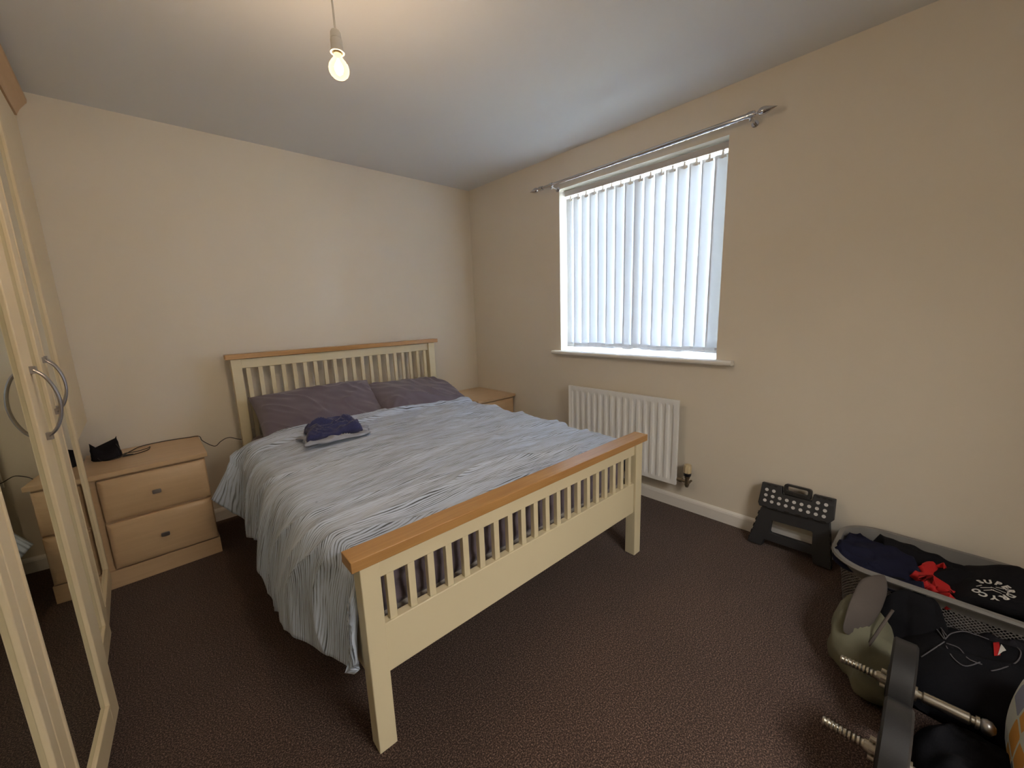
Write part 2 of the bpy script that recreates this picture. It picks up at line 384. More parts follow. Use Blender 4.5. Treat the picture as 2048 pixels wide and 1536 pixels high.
def skirting(name, pts_fn, L):
    bm = bmesh.new()
    prof = [(0, 0), (0.016, 0), (0.016, 0.062), (0.013, 0.072), (0.006, 0.080), (0, 0.082)]
    a = [bm.verts.new(pts_fn(0, d, z)) for d, z in prof]; b = [bm.verts.new(pts_fn(L, d, z)) for d, z in prof]
    n = len(prof)
    for i in range(n): bm.faces.new((a[i], a[(i + 1) % n], b[(i + 1) % n], b[i]))
    bm.faces.new(a); bm.faces.new(b[::-1]); return st(name, bm, M_gloss)
skirting('baseboard_back', lambda s, d, z: (XL + s, -d, z), -XL)
skirting('baseboard_right', lambda s, d, z: (-d, -0.016 - s, z), -YF - 0.016)
skirting('baseboard_front', lambda s, d, z: (-1.2 + s, YF + d, z), 1.2)

# window
win = bpy.data.objects.new('window_1', None); COL.objects.link(win); win.location = (0.15, (WY0 + WY1) / 2, WZ0); win['kind'] = 'structure'
hw = (WY1 - WY0) / 2; hh = WZ1 - WZ0
bm = bmesh.new(); fw = 0.055
box(bm, 0.0, 0.06, -hw, -hw + fw, 0, hh); box(bm, 0.0, 0.06, hw - fw, hw, 0, hh)
box(bm, 0.0, 0.06, -hw + fw, hw - fw, 0, fw); box(bm, 0.0, 0.06, -hw + fw, hw - fw, hh - fw, hh)
box(bm, 0.0, 0.06, -0.03, 0.03, fw, hh - fw)
obj('window_frame', bm, M_upvc, win, bevel=0.004)
obj('window_pane', B(0.028, 0.032, -hw + fw, hw - fw, fw, hh - fw), M_glass, win)
bm = bmesh.new()
prof = [(-0.15, -0.026), (-0.195, -0.026), (-0.203, -0.020), (-0.205, -0.012), (-0.203, -0.004), (-0.195, 0.001), (0.0, 0.001)]
y0, y1 = -2.344 - win.location.y, -1.030 - win.location.y
# nosing in front of the wall plus board inside the reveal
a = [bm.verts.new((x, y0, z)) for x, z in [(-0.151, -0.026)] + prof[1:6] + [(-0.151, 0.001)]]
b = [bm.verts.new((v.co.x, y1, v.co.z)) for v in a]
for i in range(len(a)): bm.faces.new((a[i], a[(i + 1) % len(a)], b[(i + 1) % len(a)], b[i]))
bm.faces.new(a); bm.faces.new(b[::-1])
box(bm, -0.151, 0.0, -hw, hw, -0.001, 0.002)
obj('window_sill', bm, M_sill, win, auto=40)

# ------------------------------------------------------------------ vertical blind
bl = thing('vertical_blind', 'closed white vertical blind of wide fabric vanes hanging in the window recess', 'blind', (0.075, (WY0 + WY1) / 2, 2.155))
bm = bmesh.new(); box(bm, -0.02, 0.025, -hw + 0.006, hw - 0.006, -0.037, 0.0)
obj('headrail', bm, mat('mauve_grey_headrail', (0.50, 0.47, 0.47), 0.35), bl, bevel=0.003)
nv = 16; pitch = (2 * hw - 0.03) / nv
ZB = 1.006 - 2.155
vane0 = None
for i in range(nv):
    yc = hw - 0.012 - pitch * (i + 0.5)
    ang = math.radians(9 + random.uniform(-2, 2)) ; wv = 0.0795
    if i == 1: ang = math.radians(17)
    bm = bmesh.new(); c, s = math.cos(ang), math.sin(ang)
    zt = -0.052; zb = ZB + random.uniform(-0.004, 0.006); cols = []
    ks = 8
    for q in range(ks + 1):
        u = (q / ks - 0.5) * wv; bow = 0.003 * math.cos(PI * (q / ks - 0.5))
        x = u * s - bow * c; y = -u * c - bow * s   # far (+y) edge towards glass... near edge towards room
        cols.append([bm.verts.new((x + 0.002 * math.sin(3 * t_ + i), yc + y, zt + (zb - zt) * t_)) for t_ in (0, .1, .3, .5, .7, .9, .955, 1)])
    for A_, B_ in zip(cols, cols[1:]):
        for q in range(len(A_) - 1): bm.faces.new((A_[q], A_[q + 1], B_[q + 1], B_[q]))
    v = obj('vane', bm, M_vane, bl, smooth=True)
    bm = bmesh.new(); box(bm, -0.004, 0.004, yc - 0.006, yc + 0.006, -0.075, -0.035); box(bm, -0.003, 0.003, yc - 0.02, yc + 0.02, -0.072, -0.060)
    obj('vane_hanger', bm, M_white_pl, v)
    bm = bmesh.new()
    vx = lambda u: -(u * s) ; 
    box(bm, -0.002, 0.002, yc - 0.030, yc + 0.030, zb + 0.002, zb + 0.032)
    obj('bottom_weight', bm, mat('weight_plastic', (0.6, 0.62, 0.64), 0.5) if i == 0 else bpy.data.materials['weight_plastic'], v)
for s_ in (-1, 1):
    bm = bmesh.new(); pts = []
    for i in range(nv + 1):
        y = hw - 0.012 - pitch * i; pts.append((s_ * 0.016 - 0.001, y, ZB + 0.018))
        if i < nv: pts.append((s_ * 0.016 - 0.001, y - pitch / 2, ZB + 0.010))
    tube(bm, pts, 0.0013, 5, k=2); obj('linking_chain', bm, M_white_pl, bl)

# ------------------------------------------------------------------ curtain pole
cp = thing('curtain_pole', 'polished chrome curtain pole with pointed finials above the window', 'curtain pole', (-0.075, -1.67, 2.188))
def pz(y): return (-(y + 1.67)) * 0.0083
def PY(y): return (0, y + 1.67, pz(y))
bm = bmesh.new(); lathe(bm, PY(-2.385), Vector(PY(-0.985)) - Vector(PY(-2.385)), [(0, 0.0125), (0.62, 0.0125), (0.622, 0.0105), (1.400, 0.0105)], 24)
obj('pole', bm, M_chrome, cp, auto=40)
for yy, sgn in ((-2.385, -1), (-0.958, 1)):
    bm = bmesh.new()
    prof = [(-0.035, 0.015), (0.0, 0.0155), (0.003, 0.013), (0.006, 0.006), (0.014, 0.006), (0.018, 0.010), (0.022, 0.0145), (0.032, 0.018), (0.045, 0.0185), (0.06, 0.015), (0.08, 0.008), (0.1, 0.0015), (0.104, 0.0003)]
    sc = 0.95 if sgn > 0 else 0.92
    lathe(bm, PY(yy), (0, sgn, -sgn * 0.0083), [(h * sc, r * 1.0) for h, r in prof], 24)
    obj('finial', bm, M_chrome, cp, auto=35)
for yy in (-1.077, -2.368):
    bm = bmesh.new(); p = Vector(PY(yy))
    lathe(bm, p + Vector((0.0, -0.009, 0)), (0, 1, 0), [(0, 0.0165), (0.018, 0.0165)], 20)
    lathe(bm, p + Vector((0.0, 0, -0.012)), (1, 0, -0.12), [(0.0, 0.006), (0.07, 0.006), (0.07, 0.017), (0.0745, 0.017)], 20)
    lathe(bm, p + Vector((0, 0, -0.012)), (0, 0, -1), [(0, 0.006), (0.014, 0.006), (0.017, 0.003)], 12)
    obj('bracket', bm, M_chrome, cp, auto=35)

# ------------------------------------------------------------------ radiator
ra = thing('radiator', 'white single panel radiator with vertical flutes under the window', 'radiator', (0, -1.655, 0.18))
RW, RH = 0.85, 0.545
bm = bmesh.new(); nf = 16; xs_ = []
x0 = -RW / 2 + 0.022; pf = (RW - 0.044) / nf
cols = [(-RW / 2, 0), (-RW / 2 + 0.018, 0)]
for i in range(nf):
    b0 = x0 + i * pf
    cols += [(b0 + 0.006, 0), (b0 + 0.012, 1), (b0 + pf - 0.016, 1), (b0 + pf - 0.010, 0)]
cols += [(RW / 2 - 0.002, 0), (RW / 2, 0)]
rows = [(0.0, 0), (0.028, 0), (0.052, 1), (RH - 0.052, 1), (RH - 0.030, 0), (RH, 0)]
grid = [[bm.verts.new((-0.078 - (0.0 if (a * b_) else 0.010), -c if False else c, z)) for z, b_ in rows] for c, a in cols]
for A_, B_ in zip(grid, grid[1:]):
    for q in range(len(rows) - 1): bm.faces.new((A_[q], A_[q + 1], B_[q + 1], B_[q]))
# back skin & rim
bb = [bm.verts.new((-0.066, y, z)) for y, z in ((-RW / 2, 0), (RW / 2, 0), (RW / 2, RH), (-RW / 2, RH))]
bm.faces.new(bb)
bot = [g[0] for g in grid]; top = [g[-1] for g in grid]
bm.faces.new([bb[0]] + bot + [bb[1]]); bm.faces.new([bb[3]] + top + [bb[2]])
bm.faces.new([bb[0], bb[3]] + grid[0][::-1]); bm.faces.new([bb[1], bb[2]] + grid[-1][::-1])
obj('panel', bm, M_rad, ra, bevel=0.0025)
bm = bmesh.new(); box(bm, -0.0665, -0.05, -RW / 2 + 0.01, RW / 2 - 0.01, 0.012, RH - 0.012)
obj('convector_back', bm, M_rad, ra, bevel=0.004)
for yy in (-0.3, 0.3):
    obj('wall_bracket', B(-0.052, 0.0, yy - 0.015, yy + 0.015, 0.06, RH - 0.06), M_rad, ra)
bm = bmesh.new(); yv = -RW / 2 - 0.062
lathe(bm, (-0.062, -RW / 2 + 0.004, 0.035), (0, -1, 0), [(0, 0.011), (0.018, 0.011), (0.018, 0.015), (0.035, 0.015), (0.035, 0.010), (0.062, 0.010)], 14)
lathe(bm, (-0.062, yv, 0.0), (0, 0, 1), [(0, 0.009), (0.016, 0.014), (0.022, 0.014), (0.022, 0.012), (0.055, 0.012), (0.060, 0.016), (0.072, 0.016)], 14)
lathe(bm, (-0.062, yv, 0.020), (1, 0, 0), [(0, 0.009), (0.030, 0.009), (0.030, 0.007), (0.062, 0.007)], 12)
vb = obj('valve_body', bm, M_brass, ra, auto=35)
bm = bmesh.new(); lathe(bm, (-0.062, yv, 0.070), (0, 0, 1), [(0, 0.015), (0.004, 0.021), (0.022, 0.0225), (0.024, 0.020)], 20); obj('valve_collar', bm, M_black_pl, ra, auto=35)
bm = bmesh.new()
n = 40; prof = [(0.093, 0.021), (0.096, 0.0235), (0.118, 0.0235), (0.142, 0.0220), (0.146, 0.019), (0.147, 0.010), (0.147, 0.0)]
rings = []
for h, r in prof:
    rings.append([bm.verts.new((-0.062 + (r - (0.002 if i % 4 < 2 and 0.1 < h < 0.143 else 0)) * math.cos(2 * PI * i / n), yv + (r - (0.002 if i % 4 < 2 and 0.1 < h < 0.143 else 0)) * math.sin(2 * PI * i / n), h)) for i in range(n)])
for a_, b_ in zip(rings, rings[1:]):
    for i in range(n): bm.faces.new((a_[i], a_[(i + 1) % n], b_[(i + 1) % n], b_[i]))
obj('thermostat_head', bm, M_creampl, ra, auto=40)

# ------------------------------------------------------------------ pendant light
pl = thing('pendant_light', 'bare glowing bulb hanging on a white flex from the ceiling', 'pendant light', (-1.838, -1.75, H))
bm = bmesh.new(); lathe(bm, (0, 0, 0), (0, 0, -1), [(0, 0.045), (0.012, 0.045), (0.026, 0.030), (0.032, 0.010)], 28); obj('ceiling_rose', bm, M_white_pl, pl, auto=35)
bm = bmesh.new(); tube(bm, [(0, 0, -0.03), (0.001, 0, -0.12), (0.002, 0, -0.258)], 0.0032, 10); obj('flex', bm, M_white_pl, pl, smooth=True)
bm = bmesh.new(); lathe(bm, (0.002, 0, -0.245), (0, 0, -1), [(0, 0.006), (0.004, 0.012), (0.010, 0.0155), (0.026, 0.0165), (0.027, 0.0155), (0.029, 0.0155), (0.030, 0.0175), (0.060, 0.0178), (0.0605, 0.021), (0.064, 0.021), (0.064, 0.016), (0.045, 0.015)], 28, cap=False)
obj('lamp_holder', bm, M_white_pl, pl, auto=35)
bm = bmesh.new(); lathe(bm, (0.002, 0, -0.300), (0, 0, -1), [(0, 0.0105), (0.012, 0.011), (0.0145, 0.0115)], 24)
cap_ = obj('bulb_cap', bm, M_brass, pl, auto=35)
bm = bmesh.new(); prof = [(0.0, 0.0115), (0.006, 0.012), (0.012, 0.0145), (0.020, 0.021), (0.030, 0.0275), (0.040, 0.0302), (0.049, 0.0295), (0.058, 0.0255), (0.065, 0.0185), (0.069, 0.010), (0.0705, 0.0)]
lathe(bm, (0.002, 0, -0.312), (0, 0, -1), prof, 32, cap=False); obj('bulb_glass', bm, M_bulb, pl, smooth=True)
bm = bmesh.new(); lathe(bm, (0.002, 0, -0.325), (0, 0, -1), [(0, 0.003), (0.008, 0.006), (0.020, 0.0125), (0.030, 0.0135), (0.040, 0.010), (0.046, 0.003)], 16); obj('filament', bm, M_fil, pl, smooth=True)
ld = bpy.data.lights.new('bulb_light', 'POINT'); ld.energy = 3.6; ld.color = (1.0, 0.72, 0.47); ld.shadow_soft_size = 0.03
lo = bpy.data.objects.new('bulb_light', ld); COL.objects.link(lo); lo.parent = pl; lo.location = (0.002, 0, -0.405)

# ------------------------------------------------------------------ bed (local: a across, b towards the head)
BW, BL = 1.4494, 1.98
bed = thing('bed_frame', 'cream double bed frame with slatted head and foot and oak top rails', 'bed', (-2.0674, -2.1098, 0), -0.021)
pw = 0.056
def bbox(name, *a, m=M_cream, bev=0.003, parent=bed): return obj(name, B(*a), m, parent, bevel=bev)
HF = 0.618
for a0 in (0, BW - pw): bbox('leg', a0, a0 + pw, 0, pw, 0, HF)
for a0 in (0, BW - pw): bbox('leg', a0, a0 + pw, BL, BL + pw, 0, 1.052)
fb = bbox('footboard_upper_rail', pw, BW - pw, 0.012, 0.040, 0.555, HF - 0.001)
bbox('footboard_panel', pw, BW - pw, 0.010, 0.042, 0.243, 0.405)
oak = bbox('footboard_cap', -0.024, BW + 0.026, -0.012, 0.062, HF, HF + 0.033, m=M_oak, bev=0.002)
ns = 20; gp = (BW - 2 * pw) / ns
for i in range(ns):
    c = pw + gp * (i + 0.5) + (gp * 0.5) * ((i - (ns - 1) / 2) / ns)*0
    bbox('footboard_slat', c - 0.0115, c + 0.0115, 0.016, 0.036, 0.404, 0.556, bev=0.0015)
HH = 1.054
bbox('headboard_upper_rail', pw, BW - pw, BL + 0.012, BL + 0.040, HH - 0.062, HH - 0.003)
bbox('headboard_lower_rail', pw, BW - pw, BL + 0.012, BL + 0.040, 0.30, 0.50)
bbox('headboard_cap', -0.026, BW + 0.028, BL - 0.012, BL + 0.062, HH, HH + 0.030, m=M_oak, bev=0.002)
for i in range(ns):
    c = pw + gp * (i + 0.5)
    bbox('headboard_slat', c - 0.012, c + 0.012, BL + 0.016, BL + 0.036, 0.499, HH - 0.061, bev=0.0015)
for a0 in (0.004, BW - 0.030): bbox('side_rail', a0, a0 + 0.026, pw, BL, 0.243, 0.39)
bm = bmesh.new()
for i in range(14):
    b0 = 0.12 + i * 0.132; box(bm, 0.030, BW - 0.030, b0, b0 + 0.06, 0.305, 0.325)
obj('bed_slats', bm, M_beech, bed)

# mattress
mt = thing('mattress', 'double mattress in a dark grey fitted sheet on the bed frame', 'mattress', (-2.0674, -2.1098, 0.325), -0.021)
def softbox(x0, x1, y0, y1, z0, z1, r, nx, ny, nz, f=None):
    """rounded box grid surface"""
    bm = bmesh.new(); cache = {}
    def P(i, j, k):
        key = (i, j, k)
        if key in cache: return cache[key]
        x = x0 + (x1 - x0) * i / nx; y = y0 + (y1 - y0) * j / ny; z = z0 + (z1 - z0) * k / nz
        cx = min(max(x, x0 + r), x1 - r); cy = min(max(y, y0 + r), y1 - r); cz = min(max(z, z0 + r), z1 - r)
        d = Vector((x - cx, y - cy, z - cz))
        if d.length > 1e-9:
            md = max(abs(d.x), abs(d.y), abs(d.z)); d = d.normalized() * md
        p = Vector((cx, cy, cz)) + d
        if f: p = f(p)
        cache[key] = bm.verts.new(p); return cache[key]
    for i in range(nx):
        for j in range(ny):
            for k in (0, nz):
                q = (P(i, j, k), P(i + 1, j, k), P(i + 1, j + 1, k), P(i, j + 1, k)); bm.faces.new(q if k else q[::-1])
    for i in range(nx):
        for k in range(nz):
            for j in (0, ny): bm.faces.new((P(i, j, k), P(i + 1, j, k), P(i + 1, j, k + 1), P(i, j, k + 1)))
    for j in range(ny):
        for k in range(nz):
            for i in (0, nx): bm.faces.new((P(i, j, k), P(i, j + 1, k), P(i, j + 1, k + 1), P(i, j, k + 1)))
    return bm
def fm(p):
    q = p.copy()
    side = min(p.x - 0.035, BW - 0.035 - p.x, p.y - 0.075, 1.955 - p.y)
    if side < 0.05:
        w = 0.006 * N(p.x * 11, p.y * 11, p.z * 30) + 0.004 * math.sin(p.z * 75 + 3 * N(p.x * 5, p.y * 5, 0))
        if p.y < 0.12: q.y -= w - 0.002
        if p.x < 0.08: q.x -= w
        if p.x > BW - 0.08: q.x += w
    return q
obj('fitted_sheet', softbox(0.035, BW - 0.035, 0.075, 1.955, 0.045, 0.235, 0.04, 60, 70, 14, fm), M_sheet, mt, smooth=True)
obj('mattress_base', softbox(0.037, BW - 0.037, 0.079, 1.951, 0.0, 0.06, 0.02, 40, 50, 4), M_mattr, mt, smooth=True)

# ------------------------------------------------------------------ duvet
dv = None
def duvet():
    global dv
    bm = bmesh.new(); uvl = bm.loops.layers.uv.new('UVMap')
    B0, B1 = 0.064, 1.655
    aL, aR = 0.045, BW - 0.02
    r = 0.10
    nv_, nu = 230, 260
    def hemL(b):
        pts = [(0.0, 0.28), (0.12, 0.255), (0.35, 0.22), (0.55, 0.20), (0.68, 0.17), (0.78, 0.27), (0.95, 0.31), (1.15, 0.27), (1.4, 0.20), (1.55, 0.19), (1.75, 0.27)]
        for (x0_, z0_), (x1_, z1_) in zip(pts, pts[1:]):
            if b <= x1_:
                t = (b - x0_) / (x1_ - x0_); t = t * t * (3 - 2 * t); return z0_ + (z1_ - z0_) * t
        return pts[-1][1]
    def topz(a, b):
        z = 0.600 + 0.030 * math.sin(PI * min(max(a / BW, 0), 1)) ** 0.7
        z += 0.012 * math.exp(-((b - 1.2) / 0.5) ** 2)
        z -= 0.02 * math.exp(-((b - 0.07) / 0.12) ** 2)
        return z
    rows = []
    for j in range(nv_ + 1):
        tb = j / nv_; row = []
        for i in range(nu + 1):
            # arc parameter
            sL, sT, sR = 0.42, aR - aL, 0.22
            s = i / nu * (sL + sT + sR)
            # head edge line: the duvet's head edge is skewed
            aa = min(max((s - sL) / sT, 0), 1)
            bend = B1 - 0.10 + 0.16 * min(1, aa * 1.6) + 0.015 * N(aa * 4, 3.3)
            b = B0 + (bend - B0) * tb
            if s < sL:
                q = 1 - s / sL; drop = (topz(aL, b) - hemL(b)) * q
                ff = min(1, max(0, (b - 0.06) / 0.40)); ff = ff * ff * (3 - 2 * ff); fh = min(1, max(0, (b - 1.25) / 0.3))
                exm = 0.030 + 0.110 * ff - 0.045 * fh
                ex = exm * (1 - math.exp(-3.2 * q)) + 0.025 * q
                # rounded shoulder
                zz = topz(aL, b) - drop * (q ** 0.25 if q > 0 else 0) ** 1.0 if False else topz(aL, b) - drop * (q / (q + 0.12) * 1.12) * (0.25 + 0.75 * q) / 1.0
                x = aL - ex
                z = zz
                amp = q * 0.022
                fold = N(b * 5.2 + 0.6 * q, 1.7 + q * 0.6) + 0.5 * N(b * 12 + q, 9.1)
                x -= amp * fold * 1.3 * (0.35 + 0.65 * ff)
                dragy = 0.06 * q * N(b * 2.2, 5.5)
                b2 = b + dragy
                # flared corner near the head
                g = math.exp(-((tb - 0.975) / 0.040) ** 2) * (q ** 1.6)
                x -= 0.17 * g; z += 0.17 * g; b2 += 0.02 * g
                # keep clear of the foot posts
                b2 -= 0.055 * (1 - ff) * min(1, max(0, (q - 0.12) / 0.25))
                if x > -0.012 and b2 < 0.07: b2 = 0.07
                p = Vector((x, b2, z))
            elif s <= sL + sT:
                a = aL + (s - sL); p = Vector((a, b, topz(a, b)))
            else:
                q = (s - sL - sT) / sR; a = aR + 0.075 * (1 - math.exp(-4 * q)); zt = topz(aR, b)
                p = Vector((a, b, zt - 0.20 * (q ** 1.5)))
            # edges: head edge turned back, foot tucked down
            t = tb
            wr = 0.0
            u = s
            wr += 0.018 * N(u * 1.6 + 2, b * 4.0, 0.3) + 0.010 * N(u * 2.2, b * 9 + 1.3 * N(u * 2, b * 2), 4.0) + 0.0045 * N(u * 5.0, b * 26 + 2.0 * N(u * 3, b * 3, 7), 8.0)
            rid = 1 - abs(N(u * 1.4 + 4, b * 6.0 + 0.8 * N(u * 2.5, b, 2), 2.2)) * 2.6
            wr += 0.014 * max(0, rid) ** 3
            top_mask = 1.0
            p.z += wr * (1.0 if s >= sL else max(0.15, 1 - (1 - s / sL) * 1.3))
            if s < sL: p.x -= wr * 0.9
            if s > sL + sT: p.x += wr * 0.5
            # turned-back band at the head end
            if t > 0.86 and s > 0.2:
                k = min(1, (t - 0.86) / 0.012); k = k * k * (3 - 2 * k)
                p.z += 0.024 * k
            # round over the head edge
            e = max(0, (t - 0.965) / 0.035)
            if s >= sL * 0.6: p.z -= 0.045 * e * e
            # foot end rolls down inside the footboard
            ef = max(0, 1 - (b - B0) / 0.05)
            if s >= sL: p.z -= 0.055 * ef ** 1.5
            if s >= sL and p.y < 0.068: p.y = 0.068
            row.append((p, (s, b)))
        rows.append(row)
    V = [[(bm.verts.new(p), uv) for p, uv in row] for row in rows]
    for A_, B_ in zip(V, V[1:]):
        for i in range(nu):
            f = bm.faces.new((A_[i][0], A_[i + 1][0], B_[i + 1][0], B_[i][0]))
            for lp, uv in zip(f.loops, (A_[i][1], A_[i + 1][1], B_[i + 1][1], B_[i][1])): lp[uvl].uv = uv
    bmesh.ops.recalc_face_normals(bm, faces=bm.faces)
    bm.normal_update()
    if sum(f.normal.z for f in bm.faces) < 0: bmesh.ops.reverse_faces(bm, faces=bm.faces)
    o = obj('duvet', bm, M_duvet, None, smooth=True, recalc=False)
    md = o.modifiers.new('thick', 'SOLIDIFY'); md.thickness = 0.018; md.offset = -1.0
    o.location = (-2.0674, -2.1098, 0.0); o.rotation_euler = (0, 0, -0.021)
    return tag(o, 'pale blue duvet with fine dark pinstripes draped over the bed', 'duvet')
class _BM: pass
duvet()

# ------------------------------------------------------------------ pillows
def pillow(label, loc, rot, w, h, th, seed):
    bm = bmesh.new(); n = 90; mm = 64
    def surf(u, v, sgn):
        # pillow outline with pulled-in sides
        x = u * w / 2 * (1 - 0.05 * (1 - v * v)**1 * 0 - 0.045 * (1 - abs(v) ** 2)) ; y = v * h / 2 * (1 - 0.07 * (1 - abs(u) ** 2))
        e = max(0, (1 - abs(u) ** 3.0)) ** 0.5 * max(0, (1 - abs(v) ** 2.6)) ** 0.55
        wr = 0.016 * N(x * 5 + seed, y * 7, sgn) + 0.011 * N(x * 11 + seed, y * 16 + x * 8, 3 * sgn) + 0.010 * max(0, 1 - 5 * abs(N(x * 4 + seed, y * 7 + x * 5, 6))) ** 2
        # creases radiating from corners
        d = min(math.hypot(abs(u) - 1, abs(v) - 1) , 1.2)
        an = math.atan2(1 - abs(v), 1 - abs(u))
        wr += 0.012 * math.sin(an * 13 + seed + 5 * (u > 0)) * math.exp(-d * 2.3) * d * 2
        return Vector((x, y, sgn * th / 2 * e + wr * min(1, e * 1.6)))
    for sgn in (1, -1):
        g = [[bm.verts.new(surf(-1 + 2 * i / n, -1 + 2 * j / mm, sgn)) for j in range(mm + 1)] for i in range(n + 1)]
        for i in range(n):
            for j in range(mm): bm.faces.new((g[i][j], g[i + 1][j], g[i + 1][j + 1], g[i][j + 1]))
    bmesh.ops.remove_doubles(bm, verts=bm.verts, dist=0.0008)
    o = obj('pillow', bm, M_sheet, None, smooth=True); o.location = loc; o.rotation_euler = rot
    return tag(o, label, 'pillow', 'dark grey pillows against the headboard')
pillow('dark grey pillow leaning on the headboard behind the folded blue garment', (-1.60, -0.40, 0.680), (math.radians(33), math.radians(-1), -0.05), 0.76, 0.50, 0.18, 1.3)
pillow('dark grey pillow lying flatter, next to the bedside drawers in the room corner', (-0.905, -0.415, 0.668), (math.radians(20), math.radians(4), 0.05), 0.74, 0.48, 0.195, 6.1)

# ------------------------------------------------------------------ folded garment on the duvet
gm = thing('folded_garment', 'crumpled navy blue garment with pale lining lying on the duvet', 'clothing', (-1.66, -0.83, 0.655), 0)
def blob(rx, ry, h, seed, n=40, m=12, p=2.4, wr=0.02, f=2.5, shape=None, base=0.0, fold=0.0):
    bm = bmesh.new(); rows = []
    for k in range(m + 1):
        q = k / m; row = []
        for i in range(n):
            a = 2 * PI * i / n
            rr = (1 + 0.12 * N(math.cos(a) * 1.4 + seed, math.sin(a) * 1.4, seed)) 
            if shape: rr *= shape(a)
            x, y = rx * rr * q * math.cos(a), ry * rr * q * math.sin(a)
            z = h * max(0, 1 - q ** p) ** 0.6 
            d = wr * N(x * f / max(rx, ry) * 1.2 + seed, y * f / max(rx, ry) * 1.2, seed) + wr * 0.45 * N(x * 14 + seed, y * 14, 1)
            rid = max(0, 1 - abs(N(x * 6 + seed, y * 9 + seed, 5)) * 4); d += fold * rid ** 2
            row.append(bm.verts.new((x, y, max(base, z + d * min(1, (1 - q) * 3 + 0.05)))))
        rows.append(row)
    for A_, B_ in zip(rows[1:], rows[2:]):
        for i in range(n): bm.faces.new((A_[i], A_[(i + 1) % n], B_[(i + 1) % n], B_[i]))
    c = bm.verts.new(rows[0][0].co)
    for v in rows[0]: bm.verts.remove(v)
    for i in range(n): bm.faces.new((c, rows[1][i], rows[1][(i + 1) % n]))
    bmat = [bm.verts.new((v.co.x * 0.97, v.co.y * 0.97, base)) for v in rows[-1]]
    for i in range(n): bm.faces.new((rows[-1][i], rows[-1][(i + 1) % n], bmat[(i + 1) % n], bmat[i]))
    bm.faces.new(bmat)
    return bm
def sheetlayer(pts, z0, th, seed, wr=0.006, n=26, m=18, sag=None):
    """soft quad slab from 4 corners (local x,y), rounded edges"""
    bm = bmesh.new(); c = [Vector((*p, 0)) for p in pts]
    for sgn in (1, 0):
        g = []
        for i in range(n + 1):
            u = i / n; r = []
            for j in range(m + 1):
                v = j / m
                p = (c[0] * (1 - u) + c[1] * u) * (1 - v) + (c[3] * (1 - u) + c[2] * u) * v
                e = (max(0, 1 - abs(2 * u - 1) ** 8) * max(0, 1 - abs(2 * v - 1) ** 8)) ** 0.5
                edge = 1 + 0.16 * N(u * 4 + seed, v * 4, 2)
                z = z0 + (sag(p.x, p.y) if sag else 0) + (th * e * (0.8 + 0.5 * N(p.x * 9 + seed, p.y * 20, 3)) + (wr * 1.5 * N(p.x * 8 + seed, p.y * 30, seed) + wr * 0.9 * max(0, 1 - 4 * abs(N(p.x * 9 + seed, p.y * 24 + p.x * 12, 3))) ** 2) * e if sgn else 0)
                p2 = p * edge; r.append(bm.verts.new((p2.x, p2.y, z)))
            g.append(r)
        for i in range(n):
            for j in range(m): bm.faces.new((g[i][j], g[i + 1][j], g[i + 1][j + 1], g[i][j + 1]))
    bmesh.ops.remove_doubles(bm, verts=bm.verts, dist=0.0006); return bm
obj('lining', sheetlayer([(-0.21, -0.15), (0.10, -0.175), (0.17, -0.01), (-0.20, 0.06)], -0.008, 0.014, 2.2, wr=0.010, n=50, m=40), M_lining, gm, smooth=True)
obj('navy_body', sheetlayer([(-0.20, -0.105), (0.09, -0.130), (0.15, 0.19), (-0.14, 0.12)], 0.004, 0.050, 5.1, wr=0.018, n=60, m=44), M_heather, gm, smooth=True)

